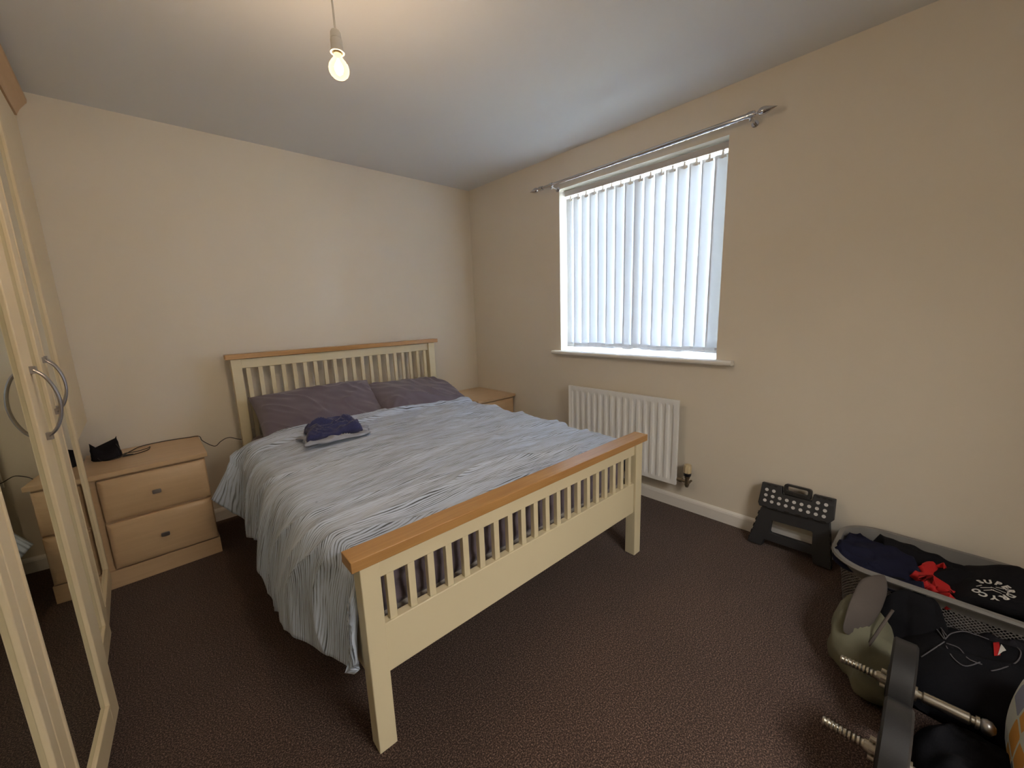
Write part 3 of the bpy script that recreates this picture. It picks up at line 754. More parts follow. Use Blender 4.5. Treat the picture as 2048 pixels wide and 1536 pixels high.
# ------------------------------------------------------------------ bedside drawers
def drawers(label, x0, x1, y0, y1, h, zs_, plinth, hx, over=0.012, filler=0.0):
    cx = (x0 + x1) / 2; t = thing('bedside_drawers', label, 'bedside cabinet', (cx, y1, 0), 0, None)
    a, b_ = x0 - cx, x1 - cx; D = y0 - y1   # D negative: front
    obj('top', B(a, b_, D, 0, h - 0.022, h), M_beech, t, bevel=0.0015)
    obj('carcass', B(a + over, b_ - over, D + 0.035, -0.005, plinth, h - 0.022), M_beech, t, bevel=0.001)
    obj('plinth', B(a + over, b_ - over * 0.6, D + 0.020, -0.01, 0.0, plinth), M_beech, t, bevel=0.001)
    for (z0, z1) in zs_:
        bm = bmesh.new(); X0, X1 = a + over + filler, b_ - over - 0.002; yb = D + 0.034; ym = D + 0.020; yf = D + 0.004; i1 = 0.004; i2 = 0.026
        L0 = [(X0, yb, z0), (X1, yb, z0), (X1, yb, z1), (X0, yb, z1)]
        L1 = [(X0, ym, z0), (X1, ym, z0), (X1, ym, z1), (X0, ym, z1)]
        L1b = [(X0 + i1, ym - 0.006, z0 + i1), (X1 - i1, ym - 0.006, z0 + i1), (X1 - i1, ym - 0.006, z1 - i1), (X0 + i1, ym - 0.006, z1 - i1)]
        L2 = [(X0 + i2, yf, z0 + i2), (X1 - i2, yf, z0 + i2), (X1 - i2, yf, z1 - i2), (X0 + i2, yf, z1 - i2)]
        R = [[bm.verts.new(p) for p in L] for L in (L0, L1, L1b, L2)]
        bm.faces.new(R[0]); bm.faces.new(R[3])
        for p_, q_ in zip(R, R[1:]):
            for i in range(4): bm.faces.new((p_[i], p_[(i + 1) % 4], q_[(i + 1) % 4], q_[i]))
        d = obj('drawer_front', bm, M_beech, t, bevel=0.003)
        zc = (z0 + z1) / 2 ; hc = hx - cx; yk = yf
        bm = bmesh.new()
        lathe(bm, (hc, yk + 0.001, zc), (0, -1, 0), [(0, 0.0065), (0.012, 0.006)], 12)
        P = lambda A_, H_, T_: (hc + A_, yk - 0.012 - T_ - 0.30 * A_ * 0, zc + H_)
        prism(bm, rrect(0.034, 0.020, 0.005, 3), P, 0.0, 0.009)
        obj('drawer_handle', bm, M_satin, d, bevel=0.0015)
    return t
drawers('pale wood bedside drawers beside the mirrored wardrobe, topped with a black pouch and cables', -2.720, -2.238, -0.476, -0.018, 0.595, ((0.345, 0.560), (0.096, 0.335)), 0.09, -2.463, filler=0.042)
drawers('pale wood bedside drawers in the corner beside the radiator, top bare', -0.432, -0.004, -0.55, -0.020, 0.560, ((0.325, 0.528), (0.09, 0.315)), 0.085, -0.205)

# things on the left drawers
pc = thing('black_pouch', 'small black drawstring pouch with two peaks standing on the bedside drawers', 'pouch', (-2.633, -0.175, 0.595))
bm = bmesh.new(); nn = 28
rows = []
for k in range(15):
    q = k / 14; row = []
    for i in range(nn):
        a = 2 * PI * i / nn
        rx = 0.058 * (1 - 0.10 * q) * (1.0 if k else 0.9); ry = 0.042 * (1 - 0.75 * q ** 1.6)
        x = rx * math.cos(a) * (1 + 0.08 * N(a, q * 4, 3)); y = ry * math.sin(a) * (1 + 0.1 * N(a * 2, q * 5, 1))
        peak = abs(math.cos(a)) ** 1.0; z = q * (0.045 + 0.05 * peak ** 1.6 + (0.018 if math.cos(a) > 0 else 0) * peak)
        row.append(bm.verts.new((x, y, z + 0.0)))
    rows.append(row)
for A_, B_ in zip(rows, rows[1:]):
    for i in range(nn): bm.faces.new((A_[i], A_[(i + 1) % nn], B_[(i + 1) % nn], B_[i]))
bm.faces.new(rows[0][::-1]); bm.faces.new(rows[-1])
obj('pouch_body', bm, M_blackc2, pc, smooth=True)
bm = bmesh.new(); tube(bm, [(0.045, -0.02, 0.075), (0.06, -0.03, 0.03), (0.055, -0.045, 0.006), (0.02, -0.06, 0.003), (-0.015, -0.05, 0.004), (-0.03, -0.04, 0.02)], 0.0018, 6); obj('drawcord', bm, M_black_pl, pc, smooth=True)
ch = thing('charger_cable', 'black charger cable looped on the bedside drawers and running to the bed', 'cable', (-2.45, -0.1, 0.597))
def rel(pts, o): return [(p[0] - o[0], p[1] - o[1], p[2] - o[2]) for p in pts]
o_ = (-2.45, -0.1, 0.597); z_ = 0.599
bm = bmesh.new()
tube(bm, rel([(-2.575, -0.20, z_), (-2.54, -0.12, z_), (-2.50, -0.05, z_), (-2.42, -0.03, z_), (-2.34, -0.035, z_), (-2.28, -0.05, z_), (-2.236, -0.07, z_ - 0.001), (-2.225, -0.075, 0.57), (-2.19, -0.09, 0.535), (-2.165, -0.10, 0.525), (-2.14, -0.10, 0.545), (-2.11, -0.10, 0.560), (-2.08, -0.072, 0.553), (-2.04, -0.064, 0.53), (-1.99, -0.060, 0.515), (-1.965, -0.025, 0.52)], o_), 0.0022, 7)
obj('cable', bm, M_black_pl, ch, smooth=True)
bm = bmesh.new(); tube(bm, rel([(-2.59, -0.215, z_), (-2.565, -0.15, z_), (-2.52, -0.17, z_ + .003), (-2.475, -0.13, z_), (-2.462, -0.10, z_), (-2.472, -0.17, z_), (-2.52, -0.21, z_), (-2.57, -0.215, z_)], o_), 0.002, 6)
obj('cable_loop', bm, M_black_pl, ch, smooth=True)
bm = bmesh.new(); tube(bm, rel([(-2.585, -0.218, z_ + .003), (-2.56, -0.214, z_ + .004), (-2.53, -0.212, z_ + 0.001)], o_), 0.006, 8, flat=(1, .6)); obj('plug', bm, M_black_pl, ch, smooth=True)
so = thing('wall_socket', 'white double wall socket low on the wall behind the headboard slats', 'socket', (-1.95, 0, 0.53))
obj('faceplate', B(-0.073, 0.073, -0.010, 0, -0.043, 0.043), M_white_pl, so, bevel=0.003)
for a_ in (-0.035, 0.02): obj('switch', B(a_, a_ + 0.015, -0.013, -0.010, 0.015, 0.032), M_white_pl, so)

# ------------------------------------------------------------------ wardrobe (local: y 0 at far end, -y towards the camera, +x into room)
wd = thing('wardrobe', 'tall pale wood wardrobe with mirrored doors along the left wall', 'wardrobe', (-2.688, -0.003, 0), 0.010)
ND = 5; DP = 0.4635; OV = 0.497; WL = OV + ND * DP; WH = 2.285
for y_ in (-OV - 0.018, -WL):
    obj('side_panel', B(-0.56, -0.021, y_, y_ + 0.018, 0.0, WH), M_wardwood, wd, bevel=0.001)
obj('back_panel', B(-0.56, -0.55, -WL + 0.018, -OV - 0.018, 0.0, WH), M_wardwood, wd)
obj('wardrobe_top', B(-0.56, -0.021, -WL + 0.018, -OV - 0.018, WH - 0.03, WH), M_wardwood, wd)
obj('wardrobe_plinth', B(-0.10, -0.030, -WL + 0.018, -OV - 0.018, 0.0, 0.065), M_wardwood, wd)
for k in (2, 4): obj('partition', B(-0.55, -0.022, -OV - k * DP - 0.008, -OV - k * DP + 0.008, 0.065, WH - 0.03), M_wardwood, wd)
# bridging cupboard above the bedside drawers
obj('bridging_cupboard', B(-0.56, -0.020, -OV, 0.0, 0.78, WH), M_wardwood, wd, bevel=0.001)
obj('bridging_door', B(-0.019, 0.0, -OV + 0.002, -0.002, 0.78, WH - 0.012), M_wardwood, wd, bevel=0.003)
bm = bmesh.new(); prof = [(-0.56, WH + 0.001), (0.004, WH + 0.001), (0.006, WH + 0.010), (0.016, WH + 0.030), (0.038, WH + 0.060), (0.044, WH + 0.066), (0.046, WH + 0.080), (-0.56, WH + 0.080)]
a = [bm.verts.new((x, 0.0, z)) for x, z in prof]; b = [bm.verts.new((x, -WL - 0.012, z)) for x, z in prof]
for i in range(len(a)): bm.faces.new((a[i], a[(i + 1) % len(a)], b[(i + 1) % len(a)], b[i]))
bm.faces.new(a); bm.faces.new(b[::-1]); obj('cornice', bm, woodmat('cornice_maple', (0.52, 0.33, 0.18), (0.60, 0.40, 0.23), 0.4, axis=1, sc=3, stretch=10), wd, auto=30)
def door(k, hinge, ang, far_st, near_st, handle):
    """door k spans local y -k*DP .. -(k+1)*DP ; hinge 'near' or 'far'; local frame at hinge"""
    w = DP - 0.003; yf = -OV - k * DP - 0.0015; yn = yf - w
    z0, z1 = 0.068, WH - 0.012
    hy = yn if hinge == 'near' else yf
    e = bpy.data.objects.new('door', None)
    # build the door slab as the parent mesh with origin at the hinge line
    fy0, fy1 = yn - hy, yf - hy
    bm = bmesh.new(); TH = 0.020; bt = 0.085
    y_a, y_b = fy0 + near_st, fy1 - far_st
    box(bm, -TH, 0, fy0, y_a, z0, z1); box(bm, -TH, 0, y_b, fy1, z0, z1)
    box(bm, -TH, 0, y_a, y_b, z0, z0 + bt); box(bm, -TH, 0, y_a, y_b, z1 - bt, z1)
    box(bm, -TH, -0.012, y_a, y_b, z0 + bt, z1 - bt)
    d = obj('door', bm, M_wardwood, wd, bevel=0.003)
    d.location = (0, hy, 0); d.rotation_euler = (0, 0, ang)
    bm = bmesh.new(); box(bm, -0.0115, -0.007, y_a + 0.001, y_b - 0.001, z0 + bt + 0.001, z1 - bt - 0.001); obj('mirror', bm, M_mirror, d)
    # thin bead round the mirror
    bm = bmesh.new(); s_ = 0.010
    box(bm, -0.009, 0.003, y_a - 0.001, y_a + s_, z0 + bt, z1 - bt); box(bm, -0.009, 0.003, y_b - s_, y_b + 0.001, z0 + bt, z1 - bt)
    box(bm, -0.009, 0.003, y_a + s_, y_b - s_, z0 + bt, z0 + bt + s_); box(bm, -0.009, 0.003, y_a + s_, y_b - s_, z1 - bt - s_, z1 - bt)
    obj('mirror_bead', bm, M_wardwood, d, bevel=0.003)
    if handle:
        hyy = (fy1 - 0.035) if handle == 'far' else (fy0 + 0.035)
        zc = 1.085; L = 0.092
        bm = bmesh.new(); pts = []
        for i in range(13):
            t = -1 + 2 * i / 12; pts.append((0.006 + 0.034 * (1 - t * t) ** 0.75, hyy, zc + L * t))
        tube(bm, pts, 0.0075, 10, k=3, flat=(1.0, 0.55))
        for s2 in (-1, 1): box(bm, 0, 0.012, hyy - 0.006, hyy + 0.006, zc + s2 * L - 0.010, zc + s2 * L + 0.010)
        obj('door_handle', bm, M_satin, d, auto=40)
    return d
A0 = math.radians
door(0, 'far', A0(0.4), 0.05, 0.06, 'near')
door(1, 'near', A0(-1.3), 0.085, 0.05, 'far')
door(2, 'near', A0(-5.0), 0.085, 0.05, 'far')
door(3, 'far', 0, 0.05, 0.085, 'near')
door(4, 'near', 0, 0.085, 0.05, 'far')

# ------------------------------------------------------------------ folding step stool
ss = thing('step_stool', 'folded charcoal plastic step stool with pale grip dots leaning on the wall', 'step stool', (-0.112, -2.69, 0.002))
T = math.atan2(0.082, 0.335); ux, uz = math.sin(T), math.cos(T)
def SP(a, h, t):  # a = -y world, h up the slope, t out of the slope towards the room
    return (h * ux - t * uz - 0.0, -(a - 2.69), h * uz + t * ux * 1.0)
bm = bmesh.new()
leg = [(2.565, 0.212), (2.845, 0.222), (2.878, 0.0), (2.806, 0.0), (2.796, 0.040), (2.588, 0.037), (2.580, 0.0), (2.513, 0.0), (2.553, 0.20)]
hole = [(2.608, 0.142), (2.613, 0.148), (2.780, 0.153), (2.787, 0.148), (2.791, 0.088), (2.786, 0.082), (2.612, 0.079), (2.606, 0.085)]
prism(bm, leg, SP, 0.0, 0.020, [hole]); lg = obj('leg_panel', bm, M_greyd_pl, ss, bevel=0.002)
bm = bmesh.new()
prism(bm, leg, SP, -0.024, -0.006, [hole]); obj('leg_panel', bm, M_greyd_pl, ss, bevel=0.002)
bm = bmesh.new()
for (ax, h0, bx, h1) in ((2.517, 0.01, 2.551, 0.19), (2.873, 0.01, 2.846, 0.20)):
    n5 = 5
    for i in range(n5):
        t0 = (i + 0.2) / n5; t1 = (i + 0.72) / n5
        for (p, q) in (((ax + (bx - ax) * t0), (ax + (bx - ax) * t1)),):
            a0_, a1_ = p - 0.004, p + 0.004
            prism(bm, [(a0_, h0 + (h1 - h0) * t0), (a1_, h0 + (h1 - h0) * t0), (q + 0.004, h0 + (h1 - h0) * t1), (q - 0.004, h0 + (h1 - h0) * t1)], SP, 0.016, 0.0225)
obj('leg_ribs', bm, M_black_pl, ss)
bm = bmesh.new()
top = [(2.545, 0.338), (2.857, 0.341), (2.861, 0.240), (2.843, 0.216), (2.575, 0.206), (2.546, 0.209), (2.539, 0.226)]
hh_ = [(2.652, 0.303), (2.752, 0.306), (2.755, 0.345), (2.648, 0.344)]
prism(bm, [(2.545, 0.338), (2.636, 0.339), (2.640, 0.300), (2.766, 0.302), (2.770, 0.340)] + top[1:], SP, 0.004, 0.034); tp = obj('step_top', bm, M_grey_pl, ss, bevel=0.003)
bm = bmesh.new()
for i in range(6):
    c = 2.572 + i * 0.050; h = 0.2095 + i * 0.0018
    prism(bm, rrect(0.024, 0.010, 0.003, 2, c, h + 0.002), SP, 0.030, 0.0365)
for c, h in ((2.578, 0.332), (2.610, 0.332), (2.79, 0.333), (2.815, 0.333), (2.838, 0.333)):
    prism(bm, rrect(0.016, 0.008, 0.002, 2, c, h), SP, 0.030, 0.0365)
obj('hinge_clips', bm, M_black_pl, tp)
bm = bmesh.new()
outer = rrect(0.118, 0.056, 0.014, 4, 2.703, 0.331); inner = rrect(0.088, 0.025, 0.008, 4, 2.703, 0.336)
prism(bm, outer, SP, 0.006, 0.038, [inner]); obj('carry_handle', bm, M_black_pl, ss, bevel=0.003)
dots = [(2.571, .304), (2.603, .304), (2.792, .304), (2.824, .304)] + [(2.570 + 0.0316 * i, 0.2745) for i in range(9)] + [(2.569 + 0.0316 * i, 0.2455) for i in range(9)]
for a_, h_ in dots:
    bm = bmesh.new(); prism(bm, [(a_ + 0.0082 * math.cos(2 * PI * i / 18), h_ + 0.0082 * math.sin(2 * PI * i / 18)) for i in range(18)], SP, 0.033, 0.0355)
    obj('grip_dot', bm, M_dot, tp)

# ------------------------------------------------------------------ laundry basket
bkx, bky = -0.255, -3.225
lb = thing('laundry_basket', 'grey lattice plastic laundry basket full of dark clothes by the wall', 'laundry basket', (bkx, bky, 0))
bm = bmesh.new(); uvl = bm.loops.layers.uv.new('UVMap')
def ring(w, l, r, z, n=10): return [(x, y, z) for x, y in rrect(w, l, r, n)]
lev = [(0.004, 0.315, 0.54, 0.09), (0.02, 0.335, 0.56, 0.10), (0.08, 0.345, 0.575, 0.105), (0.14, 0.357, 0.59, 0.11), (0.197, 0.37, 0.605, 0.115)]
def wallmesh(levels, off, thick=None):
    rings = []
    for z, w, l, r in levels: rings.append([bm.verts.new(p) for p in ring(w + off, l + off, r + off / 2, z)])
    n = len(rings[0]); per = [0]
    L = ring(levels[2][1], levels[2][2], levels[2][3], 0)
    for i in range(n): per.append(per[-1] + (Vector(L[(i + 1) % n]) - Vector(L[i])).length)
    for k in range(len(rings) - 1):
        for i in range(n):
            f = bm.faces.new((rings[k][i], rings[k][(i + 1) % n], rings[k + 1][(i + 1) % n], rings[k + 1][i]))
            for lp, uv in zip(f.loops, ((per[i], levels[k][0]), (per[i + 1], levels[k][0]), (per[i + 1], levels[k + 1][0]), (per[i], levels[k + 1][0]))): lp[uvl].uv = uv
    return rings
r1 = wallmesh(lev, 0)
f = bm.faces.new(r1[0][::-1])
obj('basket_wall', bm, M_basket, lb, smooth=True)
bm = bmesh.new()
prof = [(0.194, 0.372, 0.607, 0.116), (0.199, 0.378, 0.613, 0.119), (0.238, 0.395, 0.628, 0.125), (0.240, 0.430, 0.660, 0.140), (0.237, 0.436, 0.666, 0.143), (0.234, 0.436, 0.666, 0.143), (0.242, 0.438, 0.668, 0.143), (0.246, 0.430, 0.660, 0.140), (0.244, 0.388, 0.620, 0.120), (0.200, 0.366, 0.601, 0.113)]
prof = [(0.190, 0.374, 0.609, 0.116), (0.234, 0.402, 0.635, 0.128), (0.236, 0.426, 0.656, 0.140), (0.230, 0.434, 0.664, 0.143), (0.236, 0.440, 0.670, 0.145), (0.244, 0.432, 0.662, 0.142), (0.244, 0.396, 0.629, 0.124), (0.195, 0.362, 0.597, 0.112)]
rings = [[bm.verts.new(p) for p in ring(w, l, r, z)] for z, w, l, r in prof]
n = len(rings[0])
for k in range(len(rings)):
    A_, B_ = rings[k], rings[(k + 1) % len(rings)]
    for i in range(n): bm.faces.new((A_[i], A_[(i + 1) % n], B_[(i + 1) % n], B_[i]))
obj('basket_rim', bm, M_basket_rim, lb, auto=50)

# clothes in the basket
def cloth_patch(name, label, poly, zf, mat_, n=46, th=0.010, seed=1.0, wr=0.012, cat='clothing', group='clothes in the laundry basket', z_floor=None, parent=None):
    """poly: 4 corners in world xy (bilinear), zf(x,y) height"""
    cx = sum(p[0] for p in poly) / 4; cy = sum(p[1] for p in poly) / 4
    c = [Vector((*p, 0)) for p in poly]; bm = bmesh.new(); g = []
    z0 = zf(cx, cy)
    for i in range(n + 1):
        u = i / n; r = []
        for j in range(n + 1):
            v = j / n; p = (c[0] * (1 - u) + c[1] * u) * (1 - v) + (c[3] * (1 - u) + c[2] * u) * v
            p.x += 0.02 * N(u * 3 + seed, v * 3, 1.1); p.y += 0.02 * N(u * 3 + seed, v * 3, 7.7)
            z = zf(p.x, p.y) + wr * N(p.x * 9 + seed, p.y * 9, 2) + wr * 0.5 * N(p.x * 22, p.y * 22 + seed, 3) + wr * 1.2 * max(0, 1 - 4 * abs(N(p.x * 5 + seed, p.y * 5, 9))) ** 2
            r.append(bm.verts.new((p.x - cx, p.y - cy, z - z0)))
        g.append(r)
    for i in range(n):
        for j in range(n): bm.faces.new((g[i][j], g[i + 1][j], g[i + 1][j + 1], g[i][j + 1]))
    if bm.faces: 
        bmesh.ops.recalc_face_normals(bm, faces=bm.faces)
        bm.normal_update()
        if sum(f.normal.z for f in bm.faces) < 0: bmesh.ops.reverse_faces(bm, faces=bm.faces)
    me_obj = obj(name, bm, mat_, parent, smooth=True, recalc=False); md = me_obj.modifiers.new('thick', 'SOLIDIFY'); md.thickness = th; md.offset = -1
    me_obj.location = (cx, cy, z0)
    return tag(me_obj, label, cat, group)
def inside(x, y):  # 0 at the basket centre .. 1 at the rim
    return max(abs((x - bkx) / 0.19), abs((y - bky) / 0.305))
base_f = lambda x, y: 0.165 + 0.03 * N(x * 6, y * 5, 4)
cloth_patch('black_garment', 'black garment lying deep in the middle of the grey basket', [(-0.405, -3.49), (-0.10, -3.49), (-0.10, -3.03), (-0.39, -3.05)], lambda x, y: 0.185 + 0.045 * N(x * 6, y * 5, 4) + 0.045 * math.exp(-((x + 0.17) / 0.07) ** 2) + 0.02, M_blackc, seed=3, th=0.06, wr=0.022)
def navf(x, y):
    t = (y + 3.225) / 0.33      # 1 at left end
    z = 0.215 + 0.025 * math.sin(min(max((x + 0.47) / 0.4, 0), 1) * PI)
    if x < -0.38: z = 0.215 + (-(x + 0.38)) * 0.5
    if y > -2.955: z += (y + 2.955) * 0.55
    return z
cloth_patch('navy_garment', 'navy garment bunched at the stool end of the grey basket', [(-0.44, -3.17), (-0.13, -3.13), (-0.17, -2.93), (-0.375, -2.915)], navf, M_navy, seed=8, th=0.05, wr=0.016)
def redf(x, y): return 0.235 + 0.018 * math.sin((y + 3.2) * 26) + 0.06 * (x + 0.35)
cloth_patch('red_garment', 'bright red garment between the navy one and the printed T-shirt', [(-0.44, -3.245), (-0.27, -3.255), (-0.25, -3.175), (-0.375, -3.155)], redf, M_red, seed=12, th=0.03, wr=0.010)
def tsf(x, y):
    dx, dy = (x + 0.31) / 0.17, (y + 3.40) / 0.17
    return 0.205 + 0.075 * math.exp(-(dx * dx + dy * dy) * 0.8) + 0.055 * math.exp(-((x + 0.20) / 0.08) ** 2 - ((y + 3.39) / 0.09) ** 2) - 0.5 * max(0, y + 3.29)
ts = cloth_patch('printed_t_shirt', 'black T-shirt with a round white letter print on top of the basket', [(-0.435, -3.53), (-0.11, -3.54), (-0.135, -3.275), (-0.41, -3.235)], tsf, M_blackc, seed=21, th=0.05, wr=0.004)
def ts_h(x, y):
    seed = 21; wr = 0.004
    return tsf(x, y) + wr * N(x * 9 + seed, y * 9, 2) + wr * 0.5 * N(x * 22, y * 22 + seed, 3) + wr * 1.2 * max(0, 1 - 4 * abs(N(x * 5 + seed, y * 5, 9))) ** 2
TC = (-0.355, -3.335)
def text_mesh(chars, size):
    out = []
    for ch_, ox, oy, rot in chars:
        cu = bpy.data.curves.new('t', 'FONT'); cu.body = ch_; cu.size = size; cu.align_x = 'CENTER'; cu.align_y = 'CENTER'; cu.resolution_u = 3; cu.offset = 0.0014
        ob = bpy.data.objects.new('t', cu); COL.objects.link(ob)
        dg = bpy.context.evaluated_depsgraph_get(); me = bpy.data.meshes.new_from_object(ob.evaluated_get(dg))
        c_, s_ = math.cos(rot), math.sin(rot)
        vs = [(v.co.x * c_ - v.co.y * s_ + ox, v.co.x * s_ + v.co.y * c_ + oy) for v in me.vertices]
        out.append((vs, [tuple(p.vertices) for p in me.polygons]))
        bpy.data.objects.remove(ob); bpy.data.curves.remove(cu); bpy.data.meshes.remove(me)
    return out
chars = []
seq = [('S', 118), ('U', 90), ('P', 58), ('E', 30), ('R', 4), ('D', -32), ('R', -64), ('Y', -96), ('C', -130), ('O', -160)]
RT = 0.041
for c_, dg_ in seq:
    a = math.radians(dg_); chars.append((c_, RT * math.cos(a), RT * 0.95 * math.sin(a), a - PI / 2))
TM = text_mesh(chars, 0.026)
strokes = [((-0.026, 0.004), (0.004, 0.010)), ((0.0, 0.012), (0.028, -0.010)), ((-0.022, -0.010), (0.002, -0.006)), ((-0.004, -0.004), (0.016, -0.020)), ((0.012, 0.016), (0.030, 0.010)), ((-0.034, 0.010), (-0.020, 0.016))]
for (x0_, y0_), (x1_, y1_) in strokes:
    d = Vector((x1_ - x0_, y1_ - y0_)).normalized() * 0.0016; nn_ = Vector((-d.y, d.x))
    TM.append(([(x0_ + nn_.x, y0_ + nn_.y), (x1_ + nn_.x, y1_ + nn_.y), (x1_ - nn_.x, y1_ - nn_.y), (x0_ - nn_.x, y0_ - nn_.y)], [(0, 1, 2, 3)]))
bm = bmesh.new(); phi = math.radians(-78)
for vs, fs in TM:
    V = []
    for x, y in vs:
        X = TC[0] + (x * math.cos(phi) - y * math.sin(phi)) * 1.0; Y = TC[1] + (x * math.sin(phi) + y * math.cos(phi)) * 1.0
        V.append(bm.verts.new((X - ts.location.x, Y - ts.location.y, ts_h(X, Y) + 0.0045 - ts.location.z)))
    for f_ in fs:
        try: bm.faces.new([V[i] for i in f_])
        except ValueError: pass
pr_ = obj('letter_print', bm, M_print, ts)

# black garment draped over the basket's front
def drape(name, label, ypts, profile, mat_, seed, w=None, cat='clothing'):
    """profile: list (x,z) path from inside the basket over the rim and down; ypts: (y_left,y_right) at each profile point"""
    bm = bmesh.new(); P = catmull([(x, 0, z) for x, z in profile], 8); Yl = catmull([(a, b, 0) for a, b in ypts], 8); n = 30; g = []
    o0 = Vector((profile[len(profile) // 2][0], (ypts[0][0] + ypts[0][1]) / 2, profile[-1][1]))
    for p, yy in zip(P, Yl):
        r = []
        for j in range(n + 1):
            v = j / n; y = yy.x + (yy.y - yy.x) * v
            k = 0.020 * N(y * 14 + seed, p.z * 5, 1) + 0.008 * N(y * 30, p.z * 14 + seed, 2)
            r.append(bm.verts.new((p.x - abs(k) - o0.x, y - o0.y + 0.01 * N(p.z * 12, v * 3, seed), p.z + 0.4 * k * 0 + 0.004 * abs(N(y * 20, p.x * 20, seed)) - o0.z)))
        g.append(r)
    for A_, B_ in zip(g, g[1:]):
        for j in range(n): bm.faces.new((A_[j], A_[j + 1], B_[j + 1], B_[j]))
    o = obj(name, bm, mat_, None, smooth=True); md = o.modifiers.new('thick', 'SOLIDIFY'); md.thickness = 0.008; md.offset = 0
    o.location = o0; return tag(o, label, cat)
drape('black_garment', 'black garment hanging over the front of the basket behind the olive bag', [(-3.13, -3.20), (-3.10, -3.22), (-3.07, -3.24), (-3.06, -3.26), (-3.05, -3.28)], [(-0.47, 0.225), (-0.505, 0.222), (-0.53, 0.17), (-0.56, 0.09), (-0.62, 0.02)], M_blackc, 4.0)

# ------------------------------------------------------------------ olive bag
ob = thing('olive_bag', 'collapsed olive canvas bag with a taupe flap in front of the basket', 'bag', (-0.60, -3.03, 0))
def loft(path, n=28, seed=0.0, wr=0.012):
    """path: list of (center xyz, half-width, half-height, direction angle in xy)"""
    bm = bmesh.new(); rows = []
    C_ = catmull([p[0] for p in path], 5); Q = catmull([(p[1], p[2], p[3]) for p in path], 5)
    for k, (c, q) in enumerate(zip(C_, Q)):
        row = []
        for i in range(n):
            a = 2 * PI * i / n; ca, sa = math.cos(a), math.sin(a)
            rx = q.x * abs(ca) ** 0.8 * (1 if ca > 0 else -1); rz = q.y * abs(sa) ** 0.8 * (1 if sa > 0 else -1)
            ax, ay = math.cos(q.z), math.sin(q.z)
            p = c + Vector((ax * rx, ay * rx, rz)); d = wr * N(p.x * 12 + seed, p.y * 12, p.z * 12) + wr * 0.5 * N(p.x * 28, p.y * 28 + seed, p.z * 28)
            p += (p - c).normalized() * d if (p - c).length > 1e-6 else Vector()
            p.z = max(p.z, 0.003); row.append(bm.verts.new(p))
        rows.append(row)
    for A_, B_ in zip(rows, rows[1:]):
        for i in range(n): bm.faces.new((A_[i], A_[(i + 1) % n], B_[(i + 1) % n], B_[i]))
    bm.faces.new(rows[0][::-1]); bm.faces.new(rows[-1]); return bm
obj('bag_body', loft([((0.045, 0.045, 0.095), 0.012, 0.05, -0.5), ((0.035, 0.035, 0.095), 0.075, 0.080, -0.5), ((0.0, 0.022, 0.090), 0.112, 0.094, -0.5), ((-0.035, 0.008, 0.085), 0.142, 0.092, -0.45), ((-0.11, -0.04, 0.06), 0.13, 0.062, -0.4), ((-0.17, -0.08, 0.045), 0.12, 0.045, -0.4), ((-0.22, -0.12, 0.04), 0.04, 0.03, -0.4)], seed=2.0, wr=0.022, n=44), M_olive, ob, smooth=True)
obj('flap', loft([((0.12, -0.015, 0.235), 0.02, 0.008, -0.6), ((0.09, -0.01, 0.243), 0.055, 0.012, -0.6), ((0.02, -0.01, 0.222), 0.075, 0.014, -0.6), ((-0.06, -0.005, 0.185), 0.075, 0.014, -0.6), ((-0.11, 0.005, 0.150), 0.055, 0.010, -0.6), ((-0.13, 0.01, 0.135), 0.02, 0.006, -0.6)], seed=4.0, wr=0.004), M_taupe, ob, smooth=True)
bm = bmesh.new(); tube(bm, [(0.02, -0.075, 0.19), (-0.07, -0.055, 0.17), (-0.13, -0.035, 0.13), (-0.165, -0.01, 0.085)], 0.005, 6, flat=(1, .4)); obj('seam_piping', bm, M_taupe, ob, smooth=True)
bm = bmesh.new(); tube(bm, [(-0.12, -0.10, 0.09), (-0.16, -0.09, 0.085), (-0.20, -0.10, 0.06), (-0.235, -0.125, 0.03), (-0.25, -0.15, 0.008)], 0.014, 8, flat=(1, .25)); obj('bag_strap', bm, M_olive, ob, smooth=True)

# ------------------------------------------------------------------ black holdall with drawcord
hb = thing('black_holdall', 'slumped black holdall with grey drawcord in front of the basket', 'bag', (-0.60, -3.36, 0))
def hf_(x, y):
    r = max(0, 1 - (abs((x) / 0.19) ** 3 + abs((y) / 0.245) ** 3)); return 0.155 * r ** 0.45
bm = bmesh.new(); n = 60; g = []
HX = lambda u: 0.17 * u; HY = lambda v: 0.245 * v
def hz_(x, y):
    e = hf_(x, y) / 0.155
    return hf_(x, y) * (1.0 + 0.9 * x + 0.25 * N(x * 6, y * 5, 3)) + e * (0.018 * N(x * 11, y * 11, 8) + 0.014 * max(0, 1 - 4 * abs(N(x * 6 + 2, y * 5 + 3, 5))) ** 2)
for i in range(n + 1):
    u = -1 + 2 * i / n; r = []
    for j in range(n + 1):
        v = -1 + 2 * j / n
        k = math.sqrt(max(u * u, v * v) / max(u * u + v * v, 1e-9)) if (u or v) else 1
        k = 0.35 * k + 0.65
        x, y = HX(u) * k * 1.12, HY(v) * k * 1.12; r.append(bm.verts.new((x, y, max(0.002, hz_(x, y)))))
    g.append(r)
for i in range(n):
    for j in range(n): bm.faces.new((g[i][j], g[i + 1][j], g[i + 1][j + 1], g[i][j + 1]))
edge = [g[i][0] for i in range(n)] + [g[n][j] for j in range(n)] + [g[i][n] for i in range(n, 0, -1)] + [g[0][j] for j in range(n, 0, -1)]
bm.faces.new(edge)
obj('holdall_body', bm, M_blackc, hb, smooth=True)
def onb(pts, lift=0.004): return [(x, y, max(0.003, hz_(x, y)) + lift) for x, y in pts]
HB = Vector((-0.66, -3.36))
